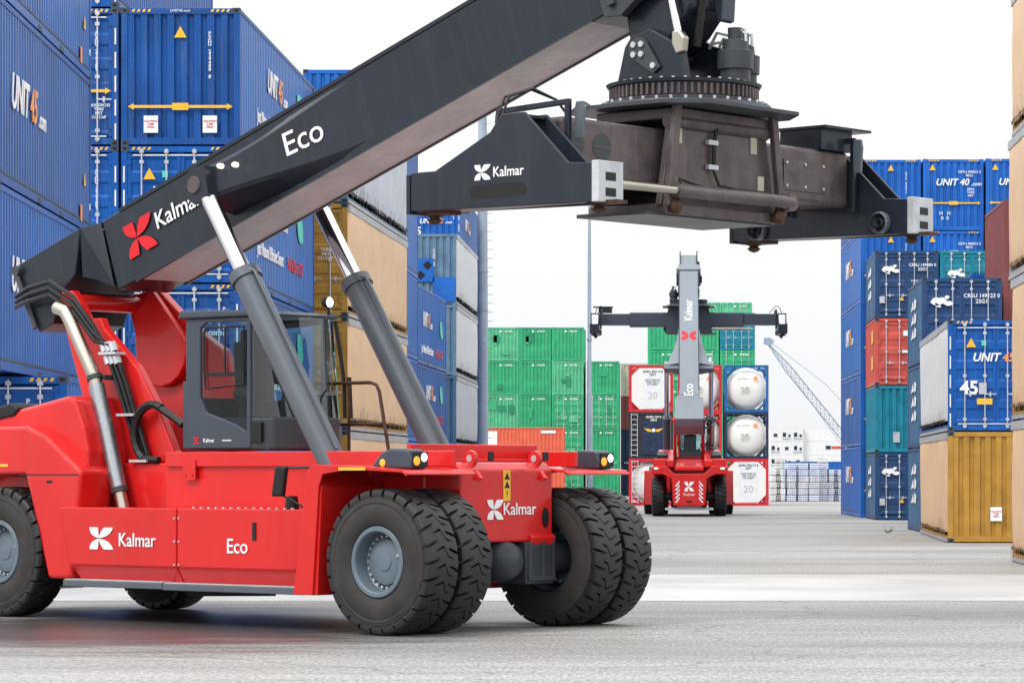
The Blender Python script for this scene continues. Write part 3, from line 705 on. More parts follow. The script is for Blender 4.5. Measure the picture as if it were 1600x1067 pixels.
def tank(x, Y, z, kind, fcol, label):
    t = empty('tank_container', label, 'tank container', ((x - 1060) / 5000 * Y + 1.22, Y, z), 0, 'tank containers stacked behind the second machine')
    part('frame', 'tank_frame', tframe(1), fcol, t)
    part('tank_shell', 'tank_shell', shell_fn, 'tank' if kind != 'dark' else 'charcoal', t, smooth=40)
    if kind == 'panel':
        p = put('end_plate', poly_mesh('tank_end_plate', [[(-.62, -1.15), (.62, -1.15), (1.07, -.7), (1.07, .7), (.62, 1.15), (-.62, 1.15), (-1.07, .7), (-1.07, -.7)]], .02), 'tank', t, (0, .04, 1.295), FR)
        put('grey_band', rect_mesh(.98, 2.2, .006), 'reefer', p, (.1, 0, .03), (0, 0, 0))
        letter('GURU 402113 0\n22K7', .16, 'black', p, (.1, .85, .042), (0, 0, 0), bold=.015); letter('MGW 36000 KG\nTARE 4120 KG\nCAP 25000 L', .12, 'black', p, (.1, .35, .042), (0, 0, 0))
        letter('20', .55, 'beige', p, (.1, -.4, .042), (0, 0, 0))
    elif kind == 'dark':
        p = put('end_plate', poly_mesh('tank_dark_plate', [[(-1.0, -1.1), (1.0, -1.1), (1.0, 1.1), (-1.0, 1.1)]], .02), 'charcoal', t, (0.05, .04, 1.295), FR)
        put('panel_cover', rect_mesh(1.2, 1.9, .012), 'navy', p, (.1, -.12, .03), (0, 0, 0))
        letter('GURU 5014\n22K2', .17, 'white', p, (.1, .93, .044), (0, 0, 0), bold=.02)
        put('wing_emblem', poly_mesh('wing_emblem', [[(-.55, .12), (-.12, .04), (-.12, -.08), (-.3, -.08)], [(.55, .12), (.12, .04), (.12, -.08), (.3, -.08)]]), 'yellow', p, (.1, .28, .05), (0, 0, 0))
        put('badge', poly_mesh('round_badge', [[(.1 * math.cos(a * .5236), .1 * math.sin(a * .5236)) for a in range(12)]]), 'white', p, (.1, .28, .052), (0, 0, 0))
        letter('TANKLOGISTIK' if False else '', .08, 'white', p) if False else None
        part('ladder', 'ladder', ladder_fn, 'galv', t, loc=(-1.08, -.05, 0))
    else:
        letter('20', .5, 'beige', t, (-.1, .02, 1.2), FR, bold=.01); letter('GESU 803315', .13, 'beige', t, (-.2, .08, 1.85), FR)
        put('warning_diamond', rect_mesh(.2, .2), 'orange', t, (.5, .06, 1.85), (R(90), R(45), 0))
        if kind == 'ladder': part('ladder', 'ladder', ladder_fn, 'galv', t, loc=(-1.05, -.05, 0))
for x, col in ((982.5, [('ladder', 'red2', 'red-framed tank container with ladder, bottom left behind the far machine'), ('dark', 'charcoal', 'charcoal tank container with winged badge, between two red-framed ones'), ('panel', 'red2', 'red-framed tank container with flat end plate, above the winged badge one')]),
               (1059, [('dome', 'red2', 'red-framed tank container on the ground hidden by the far machine'), ('dome', 'red2', 'red-framed tank container behind the far machine boom, mid level'), ('dome', 'red2', 'red-framed tank container behind the far machine boom, top level')]),
               (1132, [('panel', 'red2', 'red-framed tank container with octagonal end plate under two round-ended tanks'), ('dome', 'navy', 'dark-framed white round-ended tank between red and blue frames'), ('dome', 'tankfb', 'blue-framed white round-ended tank on top of the tank stack')])):
    for i, (k, fc, lb) in enumerate(col): tank(x, 177, i * 2.588, k, fc, lb)

# ------------------------------------------------------------------ masts, crane, far yard
def mast_fn(b):
    b.lathe([(.34, 0), (.34, .05), (.27, .05), (.255, 8), (.23, 14), (.20, 20.4), (.0, 20.45)], 16)
    for z in (3.6, 6.2, 7.9, 9.4, 11.2): b.lathe([(.262, z), (.275, z), (.275, z + .06), (.262, z + .06)], 16)
def rung_fn(b):
    for i in range(40): b.box(.2, .47, -.012, .012, 2.6 + i * .42, 2.625 + i * .42)
t = empty('floodlight_mast', 'thick grey steel mast with climbing rungs beside the left stacks', 'mast', (-9.18, 150, 0))
part('pole', 'mast', mast_fn, 'mastpole', t, smooth=40); part('climbing_rungs', 'rungs', rung_fn, 'mastpole', t)
def lampring(b):
    b.lathe([(.25, 19.9), (.55, 19.9), (.55, 20.05), (.25, 20.05)], 16)
part('lamp_ring', 'lampring', lampring, 'mastpole', t)
def post_fn(b):
    b.lathe([(.22, 0), (.22, .03), (.145, .03), (.135, 5.5), (.10, 5.6), (.085, 11), (.06, 15.2), (0, 15.22)], 12)
    b.box(.05, .16, -.1, .1, 1.2, 1.6); b.lathe([(.10, 8.0), (.13, 8.0), (.13, 8.1), (.10, 8.1)], 12)
t = empty('lamp_post', 'slender grey tapered lamp post in front of the green stacks', 'lamp post', (-4.17, 150, 0))
part('pole', 'post', post_fn, 'mastpole', t, smooth=40)
def lant(b): b.box(-.12, .5, -.14, .14, 15.2, 15.32)
part('lamp_head', 'lamp_head', lant, 'mastpole', t)

# lattice crane
CY = 400.
def cp(px, py, dy=0): return Vector(((px - 1060) / 5000 * CY, dy, CAM_H + (738 - py) / 5000 * CY))
def lattice(b):
    a, c = cp(1200, 537), cp(1345, 716); d = (c - a); n = 22; ln = d.length; d.normalize()
    up = Vector((d.z, 0, -d.x)); 
    if up.z < 0: up = -up
    def wid(t): return .10 + .62 * min(1, t / .22) if t < .8 else .72 - .4 * (t - .8) / .2
    ch = []
    for i in range(n + 1):
        t = i / n; q = a + d * ln * t; h = wid(t)
        ch.append([q + up * h * .62 + Vector((0, .62 * h, 0)), q - up * h * .62 + Vector((0, .62 * h, 0)), q - up * h * .62 - Vector((0, .62 * h, 0)), q + up * h * .62 - Vector((0, .62 * h, 0))])
    for k in range(4): b.tube([r[k] for r in ch], .06, 5)
    for i in range(n):
        for k in range(4):
            b.tube([ch[i][k], ch[i + 1][(k + 1) % 4]], .03, 4); b.tube([ch[i][k], ch[i][(k + 1) % 4]], .03, 4)
t = empty('lattice_crane', 'distant blue lattice crane jib leaning over the white stacks', 'crane', (0, CY, 0))
part('jib', 'crane_jib', lattice, 'crane', t)
def jibhead(b):
    q = cp(1199, 534); b.prism([(q.x - .5, q.z - .3), (q.x + .4, q.z - .5), (q.x + .9, q.z + .1), (q.x + .3, q.z + .5), (q.x - .4, q.z + .5)], 'y', -.4, .4)
part('jib_head', 'jib_head', jibhead, 'crane', t)
def cables(b):
    b.tube([cp(1202, 533), cp(1290, 600), cp(1345, 660)], .035, 4); b.tube([cp(1199, 534), cp(1330, 716)], .03, 4)
part('hoist_cables', 'cables', cables, 'crane', t)
def cbase(b):
    q = cp(1345, 716)
    b.box(q.x - 1.5, q.x + 4.5, -1.6, 1.6, 1.2, 4.2); b.box(q.x - 3, q.x + 5, -2.6, -1.4, 0, 1.1); b.box(q.x - 3, q.x + 5, 1.4, 2.6, 0, 1.1); b.box(q.x - 1, q.x + 3, -1.4, 1.4, .5, 1.2)
    b.tube([(q.x + 3.5, 0, 4), cp(1345, 660)], .2, 6)
part('crane_body', 'crane_body', cbase, 'crane', t)

# far white reefers
RY = 700.
def rp(px): return (px - 1060) / 5000 * RY
LVW = ['lowest', 'second', 'third', 'topmost']
k_ = 0
for ci, x in enumerate((1203, 1220.5, 1238)):
    for i in range(4):
        container((rp(x) + 1.22, RY, i * 2.898), 0, 12.19, 2.9, 'reefer', 'far white refrigerated container end, %s in %s column beyond the ingots' % (LVW[i], ['first', 'second', 'third'][ci]), 'far white refrigerated containers', detail=0, W=2.44,
                  marks=[mk_rect(-.5, 1.4, .7, .9, 'navy', 'fan_grille'), mk_rect(.6, 1.2, .5, .6, 'axle', 'control_panel'), mk_rect(0, .5, 2.0, .3, 'alu', 'vent')] if (ci + i) % 3 else [mk_rect(0, 1.3, .8, .7, 'axle', 'fan_grille')])
for i in range(4):
    container((rp(1256), RY + 2.44, i * 2.898), R(-90), 12.19, 2.9, 'reefer', 'far white side-on refrigerated container, %s beyond the ingots' % LVW[i], 'far white refrigerated containers', detail=0, W=2.44, face=1,
              sidemarks=[lambda t, L, W, H, f: (put('blue_mark', rect_mesh(1.1, .8), 'navy', t, (f * (W / 2 + .012), 5.4, 1.5), side_rot(f)), put('red_mark', rect_mesh(2.2, .6), 'redc', t, (f * (W / 2 + .012), 7.2, 1.5), side_rot(f)))] if i == 2 else [])
for i in range(3):
    container((rp(1340.5), RY + 2.44, i * 2.898), R(-90), 6.06, 2.9, 'reefer', 'far short white refrigerated container, %s under the crane jib' % LVW[i], 'far white refrigerated containers', detail=0, W=2.44, face=1)
container(((1226 - 1060) / 5000 * 216, 216 + W8, 0), R(-90), 6.06, 2.59, 'bright', 'blue side-on container behind the stacked aluminium ingots', 'blue container behind ingots', detail=0, W=W8, face=1)
def ingots(b):
    for j in range(3):
        z = j * .115
        for i in range(6):
            x = i * .115 - .345
            b.prism([(x + .01, z + .01), (x + .10, z + .01), (x + .115, z + .06), (x + .08, z + .10), (x + .055, z + .075), (x + .03, z + .10), (x, z + .06)], 'y', -.35, .35)
    b.mi = 1; b.box(-.34, .34, -.3, -.18, -.055, .008); b.box(-.34, .34, .18, .3, -.055, .008)
def ingot_stack(px, py, Y, label):
    t = empty('ingot_stack', label, 'ingots', ((px - 1060) / 5000 * Y, Y, 0), 0, 'stacks of aluminium ingots at the end of the aisle')
    top = CAM_H + (738 - py) / 5000 * Y; n = max(2, round(top / .405 + .35))
    for i in range(n): part('ingot_bundle', 'ingot_bundle', ingots, ['ingot', 'alu'], t, loc=(random.uniform(-.03, .03), 0, (.056 + i * .405)))
for i, (px, py, Y) in enumerate(((1211, 741, 203), (1221, 741, 203), (1219, 716, 207), (1235, 727, 203), (1243, 727, 203.8), (1256, 729, 203), (1271, 729, 203), (1286, 716, 204), (1301, 735, 204), (1311, 733, 204))):
    ingot_stack(px, py, Y, 'stack of silver aluminium ingot bundles, %s from the tank containers' % ['first', 'second', 'third', 'fourth', 'fifth', 'sixth', 'seventh', 'eighth', 'ninth', 'tenth'][i])

def weed_fn(b):
    rnd = random.Random(2)
    for i in range(16):
        a = rnd.uniform(0, 6.28); l = rnd.uniform(.1, .26); q = Vector((math.cos(a) * l * .8, math.sin(a) * l * .8, l * rnd.uniform(.3, 1)))
        b.tube([(0, 0, 0), q * .6, q], [.006, .005, .002], 4)
tag(put('weed', cached('weed', weed_fn), 'weed', loc=(6.35, 97, 0)), 'small dry weed growing from the concrete near the right stack', 'weed')

# ------------------------------------------------------------------ reach stackers
# machine space: x forward, y left (so the side seen in the photograph is -y), z up; origin under the front axle
def mir(fn):      # same shape on both sides
    def g_(b):
        n0 = len(b.v); f0 = len(b.f); fn(b); vs = b.v[n0:]; fs = [[i - n0 for i in q] for q in b.f[f0:]]; ms = b.m[f0:]
        b.add([(x, -y, z) for x, y, z in vs], [q[::-1] for q in fs]); b.m[-len(ms):] = ms
    return g_

def pair(name, key, fn, mats, parent, **kw):
    out = []
    for sd in (1, -1):
        def g_(b, sd=sd):
            fn(b)
            if sd < 0: b.v = [(x, -y, z) for x, y, z in b.v]
        out.append(part(name, (key, sd), g_, mats, parent, **kw))
    return out
def stuff(o): o['kind'] = 'stuff'; return o
RT = .825
def tyre_fn(b):
    NL = 26; prof = [(-.235, .70), (-.25, .765), (-.238, .80), (-.215, .818), (-.14, .824), (-.075, .826), (-.06, .826), (0, .827), (.06, .826), (.075, .826), (.14, .824), (.215, .818), (.238, .80), (.25, .765), (.235, .70)]
    cf = [0, .03, .17, .20, .50, .53, .62, .65]; N = NL * len(cf); vs = []
    for y, r in prof:
        ay = abs(y); sl = (ay / .25) * .42 * (1 if y > 0 else 1)
        for i in range(N):
            l, c = divmod(i, len(cf)); th = (l + cf[c] + sl + (.5 if y > 0.001 else 0)) * 2 * math.pi / NL
            rr = r
            if c in (1, 2) and ay > .10 and ay < .245: rr -= .06
            if c in (1, 2) and ay >= .245: rr -= .022
            if c in (5, 6) and ay < .13: rr -= .035
            vs.append((rr * math.sin(th), y, rr * math.cos(th)))
    fs = [(j * N + i, j * N + (i + 1) % N, (j + 1) * N + (i + 1) % N, (j + 1) * N + i) for j in range(len(prof) - 1) for i in range(N)]
    b.add(vs, fs)
    b.mi = 1
    for s in (-1, 1):
        b.lathe([(.73, s * .237), (.72, s * .25), (.67, s * .262), (.655, s * .256), (.62, s * .268), (.54, s * .272), (.46, s * .262), (.415, s * .235), (.405, s * .20)], 64, axis='y')
    b.mi = 0
def rim_fn(b):    # outer face towards -y
    b.lathe([(.395, .22), (.395, .10), (.395, -.215), (.405, -.235), (.392, -.25), (.355, -.25), (.34, -.235), (.335, -.19), (.33, -.07), (.30, -.05), (.285, -.03), (.265, -.03), (.255, -.10), (.20, -.115), (.11, -.118), (.10, -.13), (.06, -.135), (.0, -.135)], 48, axis='y')
def nuts_fn(b):
    for k in range(24):
        a = k * 2 * math.pi / 24; b.tube([(.29 * math.cos(a), -.03, .29 * math.sin(a)), (.29 * math.cos(a), -.085, .29 * math.sin(a))], .017, 6)
    b.tube([(.2, -.11, .06), (.26, -.17, .08)], .02, 6)
def wheel(t, x, y, flip, z=RT, steer=0):
    r = part('wheel', 'rim', rim_fn, 'rim', t, loc=(x, y, z), rot=(0, 0, math.pi if flip else steer), smooth=30)
    part('tyre', 'tyre', tyre_fn, ['rubber', 'sidewall'], r, smooth=32)
    part('wheel_nuts', 'nuts', nuts_fn, 'steelpale', r)

BP = (-6.75, 4.02); BA = math.atan(.3465)      # boom pivot and its working angle on the near machine
def to_boom(u, w_):
    du, dw = u - BP[0], w_ - BP[1]; c, s = math.cos(BA), math.sin(BA)
    return (du * c + dw * s, -du * s + dw * c)
BZ0, BZ1 = to_boom(.67, 6.50)[1], to_boom(.67, 7.51)[1]
BX1 = to_boom(2.15, 7.2)[0]
BX0 = to_boom(-7.86, 4.54)[0]
TIP = (to_boom(2.72, 7.55))

PINB = to_boom(-3.94, 5.35)
def boom_main(b):
    h = .42; x0 = to_boom(-6.42, 5.041)[0] + .01
    b.box(x0, BX1, -h, h, BZ0, BZ1)
    b.prism([(BX1 - .35, BZ0 - .06), (BX1 + .02, BZ0 - .06), (BX1 + .02, BZ1 + .06), (BX1 - .35, BZ1 + .06)], 'y', -h - .05, h + .05)
def boom_flange(b):
    x0 = to_boom(-6.0, 5)[0]
    for s in (-1, 1):
        y0, y1 = sorted((s * .40, s * .435)); b.box(x0, BX1 - .36, y0, y1, BZ0 - .03, BZ0 + .025); b.box(x0, BX1 - .36, y0, y1, BZ1 - .025, BZ1 + .02)
def boom_rear(b):
    P = [to_boom(*p) for p in ((-7.86, 4.54), (-7.76, 4.16), (-7.43, 3.65), (-7.15, 3.76), (-6.98, 4.16), (-6.72, 4.37), (-6.62, 4.972))]
    n = len(P); h, k = .60, .426
    b.prism(P, 'y', -h, h)
    e2, e3, p5, p6, m = to_boom(-6.03, 4.165), to_boom(-6.42, 5.041), P[5], P[6], to_boom(-6.36, 4.31)
    for s_ in (-1, 1):     # the bevel from the wide foot to the narrow box
        vs = [(p5[0], s_ * h, p5[1]), (p6[0], s_ * h, p6[1]), (e3[0], s_ * k, e3[1]), (e2[0], s_ * k, e2[1]), (m[0], s_ * .53, m[1]), (p5[0], 0, p5[1]), (e2[0], 0, e2[1]), (m[0], 0, m[1]), (p6[0], 0, p6[1]), (e3[0], 0, e3[1])]
        b.add(vs, [(1, 0, 3), (1, 3, 2), (0, 4, 3), (0, 5, 7, 4), (4, 7, 6, 3), (1, 2, 9, 8)])
def boom_pod(b):      # the box flares out sideways to carry the cylinder pin
    for s in (-1, 1):
        rings = []
        for t in [i / 14 for i in range(15)]:
            x = PINB[0] - .10 + t * 2.6; o = .415 + .57 * (1 - t) ** 1.7; e = t * t * (3 - 2 * t)
            zc = PINB[1] * (1 - e) + (BZ0 + BZ1) / 2 * e; hh = .20 * (1 - e) + .445 * e; hi = min(hh + .14, .46)
            rings.append([(x, s * y, zc + z) for y, z in ((.40, hi), (o - .03, hh), (o, hh - .05), (o, -hh + .05), (o - .03, -hh), (.40, -hi))])
        b.loft(rings)
        b.prism([(PINB[0] - .22, PINB[1] - .10), (PINB[0] - .12, PINB[1] - .22), (PINB[0] + .16, PINB[1] - .20), (PINB[0] + .2, PINB[1] + .16), (PINB[0] - .02, PINB[1] + .22), (PINB[0] - .22, PINB[1] + .12)], 'y', *sorted((s * .40, s * 1.055)))
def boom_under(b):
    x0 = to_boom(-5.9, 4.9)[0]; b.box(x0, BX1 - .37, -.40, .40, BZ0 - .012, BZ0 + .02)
def boom_inner(b): b.box(BX1 - .5, TIP[0] + .25, -.34, .34, BZ0 + .08, BZ1 - .10)
def boom_head(b):
    for s in (-1, 1):
        y0, y1 = sorted((s * .345, s * .40)); b.prism([(BX1 + .05, BZ0 - .05), (TIP[0] + .3, BZ0 - .22), (TIP[0] + .55, BZ0 + .3), (TIP[0] + .4, BZ1), (BX1 + .05, BZ1 - .05)], 'y', y0, y1)

LOCS = {}
def reach_stacker(loc, rz, label, angle, ext, steer=0, lamps=True, boomcol='dark', spcol='brown'):
    t = empty('reach_stacker', label, 'reach stacker', loc, rz, 'red reach stackers')
    for y, fl in ((-1.70, 0), (-1.15, 0), (1.70, 1), (1.15, 1)): wheel(t, 0, y, fl)
    for y, fl in ((-1.30, 0), (1.30, 1)): wheel(t, -7.1, y, fl, steer=steer)
    # chassis -------------------------------------------------------------------
    def chassis(b):
        b.box(-4.50, -1.0, -1.04, 1.04, .62, 1.92); b.box(-6.6, -4.505, -.80, .80, .62, 1.95)
        b.box(-1.0, -.30, -.85, .85, .9, 1.8)
        b.box(-8.2, -6.5, -.7, .7, .6, 1.8)
    part('chassis', 'chassis', chassis, 'red', t, bevel=.02)
    def deck(b):
        b.box(-4.46, .37, -1.09, -1.03, 1.90, 2.08); b.box(-4.46, .37, 1.03, 1.09, 1.90, 2.08)
        b.box(-4.4, -.3, -1.03, 1.03, 1.952, 1.99); b.box(-.42, -.34, -1.03, 1.15, 1.90, 2.16)
    part('deck_rail', 'deck', deck, 'red', t, bevel=.012)
    def nose(b):
        b.prism([(-1.2, 1.0), (-.55, 1.0), (-.30, 1.28), (.02, 1.30), (.14, 1.02), (.22, 1.02), (.22, 1.86), (.12, 1.95), (-1.2, 1.95)], 'y', -.80, .80)
    part('nose', 'nose', nose, 'red', t, bevel=.03, seg=3)
    def noseflap(b): b.prism([(.17, .98), (.24, .98), (.27, 1.07), (.21, 1.12)], 'y', .38, .80)
    part('nose_flap', 'noseflap', noseflap, 'red', t, bevel=.01)
    for y in (-.52, .60):
        def eyes(b):
            ring = [(.12 + .095 * math.cos(a), 1.99 + .095 * math.sin(a)) for a in [i * .5236 for i in range(-2, 8)]]
            b.prism([(.26, 1.74), (.30, 1.76)] + ring + [(.02, 1.8)], 'y', y - .03, y + .03)
        part('lifting_eye', ('eyes', y), eyes, 'red', t, bevel=.008)
        part('eye_hole', ('eyehole', y), lambda b: b.lathe([(.001, -.034), (.042, -.034), (.042, .034), (.001, .034)], 14, (.12, y, 1.995), 'y'), 'steelpale', t)
    wq = (R(90), 0, R(90))
    put('warning_label', rect_mesh(.12, .36), 'yellow', t, (.226, -.02, 1.68), wq)
    letter('\u25b2\n\u25b2\n!', .10, 'black', t, (.232, -.02, 1.68), wq, 'warning_symbols')
    emblem(.23, 'white', t, (.228, -.22, 1.40), wq, 1.2); letter('Kalmar', .20, 'white', t, (.228, .20, 1.40), wq, bold=.006)
    put('oval_port', poly_mesh('oval_port', [[(.06 * math.cos(a * .5236), .12 * math.sin(a * .5236)) for a in range(12)]]), 'black', t, (.226, .66, 1.30), wq)
    # axle ------------------------------------------------------------------------
    part('front_axle', 'axle', lambda b: (b.tube([(0, -1.5, RT), (0, 1.5, RT)], .20, 16), b.box(-.24, .24, -.75, -.3, .52, 1.06), b.box(-.24, .24, .3, .8, .52, 1.02)), 'axle', t, smooth=40, bevel=.02)
    def diff(b): b.lathe([(.001, .36), (.12, .345), (.19, .30), (.235, .20), (.25, .05), (.26, -.3), (.2, -.42)], 24, (0, 0, .80), 'x')
    part('differential', 'diff', diff, 'axle', t, smooth=50)
    def brak(b):
        b.box(.2, .26, .33, .40, .56, 1.02); b.box(.2, .26, .56, .63, .56, 1.02); b.box(.2, .26, .75, .8, .56, 1.02); b.box(.19, .27, .33, .8, .56, .62)
    part('axle_bracket', 'brak', brak, 'axle', t, bevel=.008)
    def shaft(b): b.box(-6.6, -.5, -.45, .45, .5, .75); b.lathe([(.75, -.2), (.78, 0), (.5, .2)], 4, (-4.4, 0, .5))
    part('belly_frame', 'belly', shaft, 'axle', t)
    # side boxes ----------------------------------------------------------------------
    def sbox(u0, u1, a0, a1):
        def fn(b):
            P = lambda x, z, y: (x, -y, z)
            vs = [P(u0, 1.40, 1.55), P(u1, 1.40, 1.55), P(u0 + a0 * .72, .70, 1.55), P(u1 + a1 * .72, .70, 1.55), P(u0 + a0, .50, 1.43), P(u1 + a1, .50, 1.43), P(u0, 1.40, 1.05), P(u1, 1.40, 1.05), P(u0 + a0, .50, 1.05), P(u1 + a1, .50, 1.05)]
            b.add(vs, [(0, 1, 3, 2), (2, 3, 5, 4), (0, 6, 7, 1), (4, 5, 9, 8), (0, 2, 4, 8, 6), (1, 7, 9, 5, 3), (6, 8, 9, 7)])
        return fn
    pair('side_box', 'sboxa', sbox(-5.90, -3.755, .28, 0), 'red', t, bevel=.014)
    sb = pair('side_box', 'sboxb', sbox(-3.735, -1.49, 0, -.28), 'red', t, bevel=.014)[0]
    def bolts(b):
        for u in (-3.78, -3.70):
            for z in (1.28, 1.0, .72): b.tube([(u, -1.545, z), (u, -1.562, z)], .014, 6)
        for i in range(14): b.box(-3.5 + i * .13, -3.47 + i * .13, -1.52, -1.49, 1.40, 1.418)
    part('bolt_row', 'sbolts', bolts, 'steelpale', sb)
    def latch(b): b.box(-2.42, -2.36, -1.562, -1.54, 1.03, 1.24)
    part('latch', 'latch', latch, 'black', sb)
    lr = (R(90), 0, 0)
    emblem(.27, 'white', t, (-5.10, -1.558, 1.02), lr, 1.6); letter('Kalmar', .235, 'white', t, (-4.45, -1.558, 1.00), lr, bold=.006)
    letter('Eco', .25, 'white', t, (-2.68, -1.558, .95), lr, bold=.004)
    def foot(b): b.box(-5.75, -3.93, 1.30, 1.62, .42, .50); b.box(-3.92, -1.50, 1.30, 1.62, .41, .492)
    pair('footplate', 'foot', foot, 'grey', t, bevel=.01)
    def foott(b): b.box(-5.74, -3.94, 1.32, 1.60, .502, .512); b.box(-3.91, -1.51, 1.32, 1.60, .494, .504)
    pair('footplate_grating', 'foott', foott, 'steelpale', t)
    # rear body -------------------------------------------------------------------------
    def rfender(b):
        b.prism([(-8.55, 2.40), (-6.62, 2.42), (-6.25, 2.30), (-5.55, 1.84), (-5.75, .50), (-6.18, .50), (-6.62, 1.80), (-8.55, 1.80)], 'y', -1.50, -.95)
    pair('rear_fender', 'rfender', rfender, 'red', t, bevel=.05, seg=3)
    put('fender_strip', rect_mesh(.5, .035), 'yellow', t, (-7.2, -1.504, 1.92), lr)
    def seam(b): b.box(-6.75, -5.6, -1.503, -1.3, 1.795, 1.81); b.box(-6.2, -6.1, -1.506, -1.49, 1.70, 1.73)
    part('panel_seam', 'seam', seam, 'black', t)
    def hood(b):
        prof = [(-8.45, 2.05), (-8.45, 2.35), (-7.1, 2.62), (-6.02, 2.80), (-5.90, 2.74), (-5.74, 2.40), (-5.66, 2.1), (-5.66, 1.85)]
        b.prism(prof, 'y', -1.30, -.62); b.prism(prof, 'y', .62, 1.30)
        b.prism([(-8.4, 1.9), (-8.4, 2.1), (-7.2, 2.25), (-6.8, 2.4), (-6.8, 1.9)], 'y', -.625, .625)
    part('rear_hood', 'hood', hood, 'red', t, bevel=.06, seg=3)
    def intake(b): b.prism([(-8.1, 2.40), (-7.05, 2.55), (-6.98, 2.64), (-7.1, 2.72), (-8.1, 2.56)], 'y', -1.33, -.9)
    pair('air_intake', 'intake', intake, 'black', t, bevel=.03)
    def cw(b):
        prof = [(-.66, .45), (.66, .45), (.74, 1.58), (1.1, 1.76), (1.56, 1.76), (1.57, 2.06), (.95, 2.10), (.62, 1.78), (-.62, 1.78), (-.95, 2.10), (-1.57, 2.06), (-1.56, 1.76), (-1.1, 1.76), (-.74, 1.58)]
        b.prism(prof, 'x', -8.75, -8.40)
    part('counterweight', 'cw', cw, 'red', t, bevel=.03)
    rr_ = (R(90), 0, R(-90))
    emblem(.40, 'white', t, (-8.756, 0, 1.25), rr_); letter('Kalmar', .17, 'white', t, (-8.756, 0, .92), rr_)
    for s in (-1, 1):
        for i in range(5):
            q = [(-.10, -.10), (-.02, -.10), (.10, .07), (.10, .14)]
            put('hazard_chevron', poly_mesh(('chev', s), [[(x * -s, y) for x, y in (q if s < 0 else q[::-1])]]), 'white', t, (-8.756, -s * .50, .68 + i * .17), rr_)
        put('tail_lamp', rect_mesh(.16, .06), 'sky_lit', t, (-8.758, s * 1.38, 2.0), rr_)
    put('tow_slot', rect_mesh(.22, .07), 'black', t, (-8.757, 0, .62), rr_)
    def rstep(b): b.box(-8.5, -8.42, -1.0, 1.0, .27, .37); b.box(-8.4, -7.2, -.5, .5, .35, .6)
    part('rear_bumper', 'rstep', rstep, 'steelpale', t)
    part('rear_axle', 'raxle', lambda b: (b.tube([(-7.1, -1.2, RT), (-7.1, 1.2, RT)], .16, 12), b.box(-7.35, -6.85, -.6, .6, .6, 1.1)), 'axle', t)
    # mast plates ---------------------------------------------------------------------
    def mastn(b):
        P = [(-6.98, 4.02), (-6.92, 4.16), (-6.72, 4.17), (-6.55, 3.98), (-6.40, 3.74), (-6.30, 3.80), (-6.18, 3.80), (-6.10, 3.66), (-5.46, 3.15), (-5.12, 2.70), (-4.78, 2.10), (-4.60, 1.96), (-6.10, 1.96), (-6.55, 2.90)]
        b.prism(P, 'y', -.66, -.52)
    part('mast_plate', 'mastn', mastn, 'red', t, bevel=.025)
    def mastf(b):
        P = [(-6.98, 4.02), (-6.92, 4.16), (-6.42, 4.24), (-6.05, 3.95), (-5.55, 3.62), (-5.15, 3.40), (-4.85, 2.80), (-4.60, 1.96), (-6.10, 1.96), (-6.55, 2.90)]
        b.prism(P, 'y', .52, .66); b.box(-5.2, -4.95, -.52, .52, 1.96, 2.5)
    part('mast_plate', 'mastf', mastf, 'red', t, bevel=.025)
    def lug(b):
        ring = [(-6.22 + .50 * math.cos(a), 3.40 + .46 * math.sin(a)) for a in [-math.pi + .15 + i * (math.pi + .15) / 9 for i in range(10)]]
        b.prism([(-6.74, 3.9), (-6.70, 3.42)] + ring[1:] + [(-5.80, 3.62), (-6.42, 4.22)], 'y', .40, .50)
    part('boom_lug', 'lug', lug, 'red', t, bevel=.02)
    part('mast_pin', 'mpin', lambda b: b.tube([(BP[0], -.72, BP[1]), (BP[0], .72, BP[1])], .11, 14), 'red', t, smooth=40)
    # boom -----------------------------------------------------------------------------
    bo = part('boom', 'boom_main', boom_main, boomcol, t, loc=(BP[0], 0, BP[1]), rot=(0, -angle, 0), bevel=.02)
    part('boom_foot', 'boom_rear', boom_rear, boomcol, bo, bevel=.012)
    part('cylinder_pod', 'boom_pod', boom_pod, boomcol, bo, smooth=28)
    part('boom_flange', 'boom_flange', boom_flange, 'dark', bo)
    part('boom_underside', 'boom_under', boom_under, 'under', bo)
    part('inner_boom', 'boom_inner', boom_inner, boomcol, bo, bevel=.02)
    part('boom_head', 'boom_head', boom_head, 'dark', bo, bevel=.015)
    part('pivot_cap', 'pcap', lambda b: (b.lathe([(.001, -1.08), (.10, -1.08), (.115, -1.06), (.115, 1.06), (.10, 1.08), (.001, 1.08)], 14, (PINB[0] - .04, 0, PINB[1]), 'y')), 'brown', bo, smooth=40)
    def collar(b):
        for s in (-1, 1):
            y0, y1 = sorted((s * .42, s * .54))
            b.prism([(BX1 - .1, BZ0 - .12), (BX1 + .12, BZ0 - .2), (BX1 + .42, BZ0 - .1), (BX1 + .40, BZ0 + .5), (BX1 - .1, BZ0 + .6)], 'y', y0, y1)
        for i in range(3): b.box(BX1 + .02, BX1 + .12, -.60, -.54, BZ0 - .05 + i * .13, BZ0 + .04 + i * .13)
    part('boom_collar', 'collar', collar, 'axle', bo, bevel=.012)
    q = to_boom(-5.62, 4.80); emblem(.44, 'redvinyl', bo, (q[0] - .02, -.441, q[1] + .04), lr, 1.25)
    q = to_boom(-4.98, 5.16); letter('Kalmar', .31, 'white', bo, (q[0] + .02, -.441, q[1] - .04), lr, bold=.006)
    q = to_boom(-2.60, 5.86); letter('Eco', .42, 'white', bo, (q[0], -.552, q[1]), (R(90), 0, R(10.3)), bold=.002)
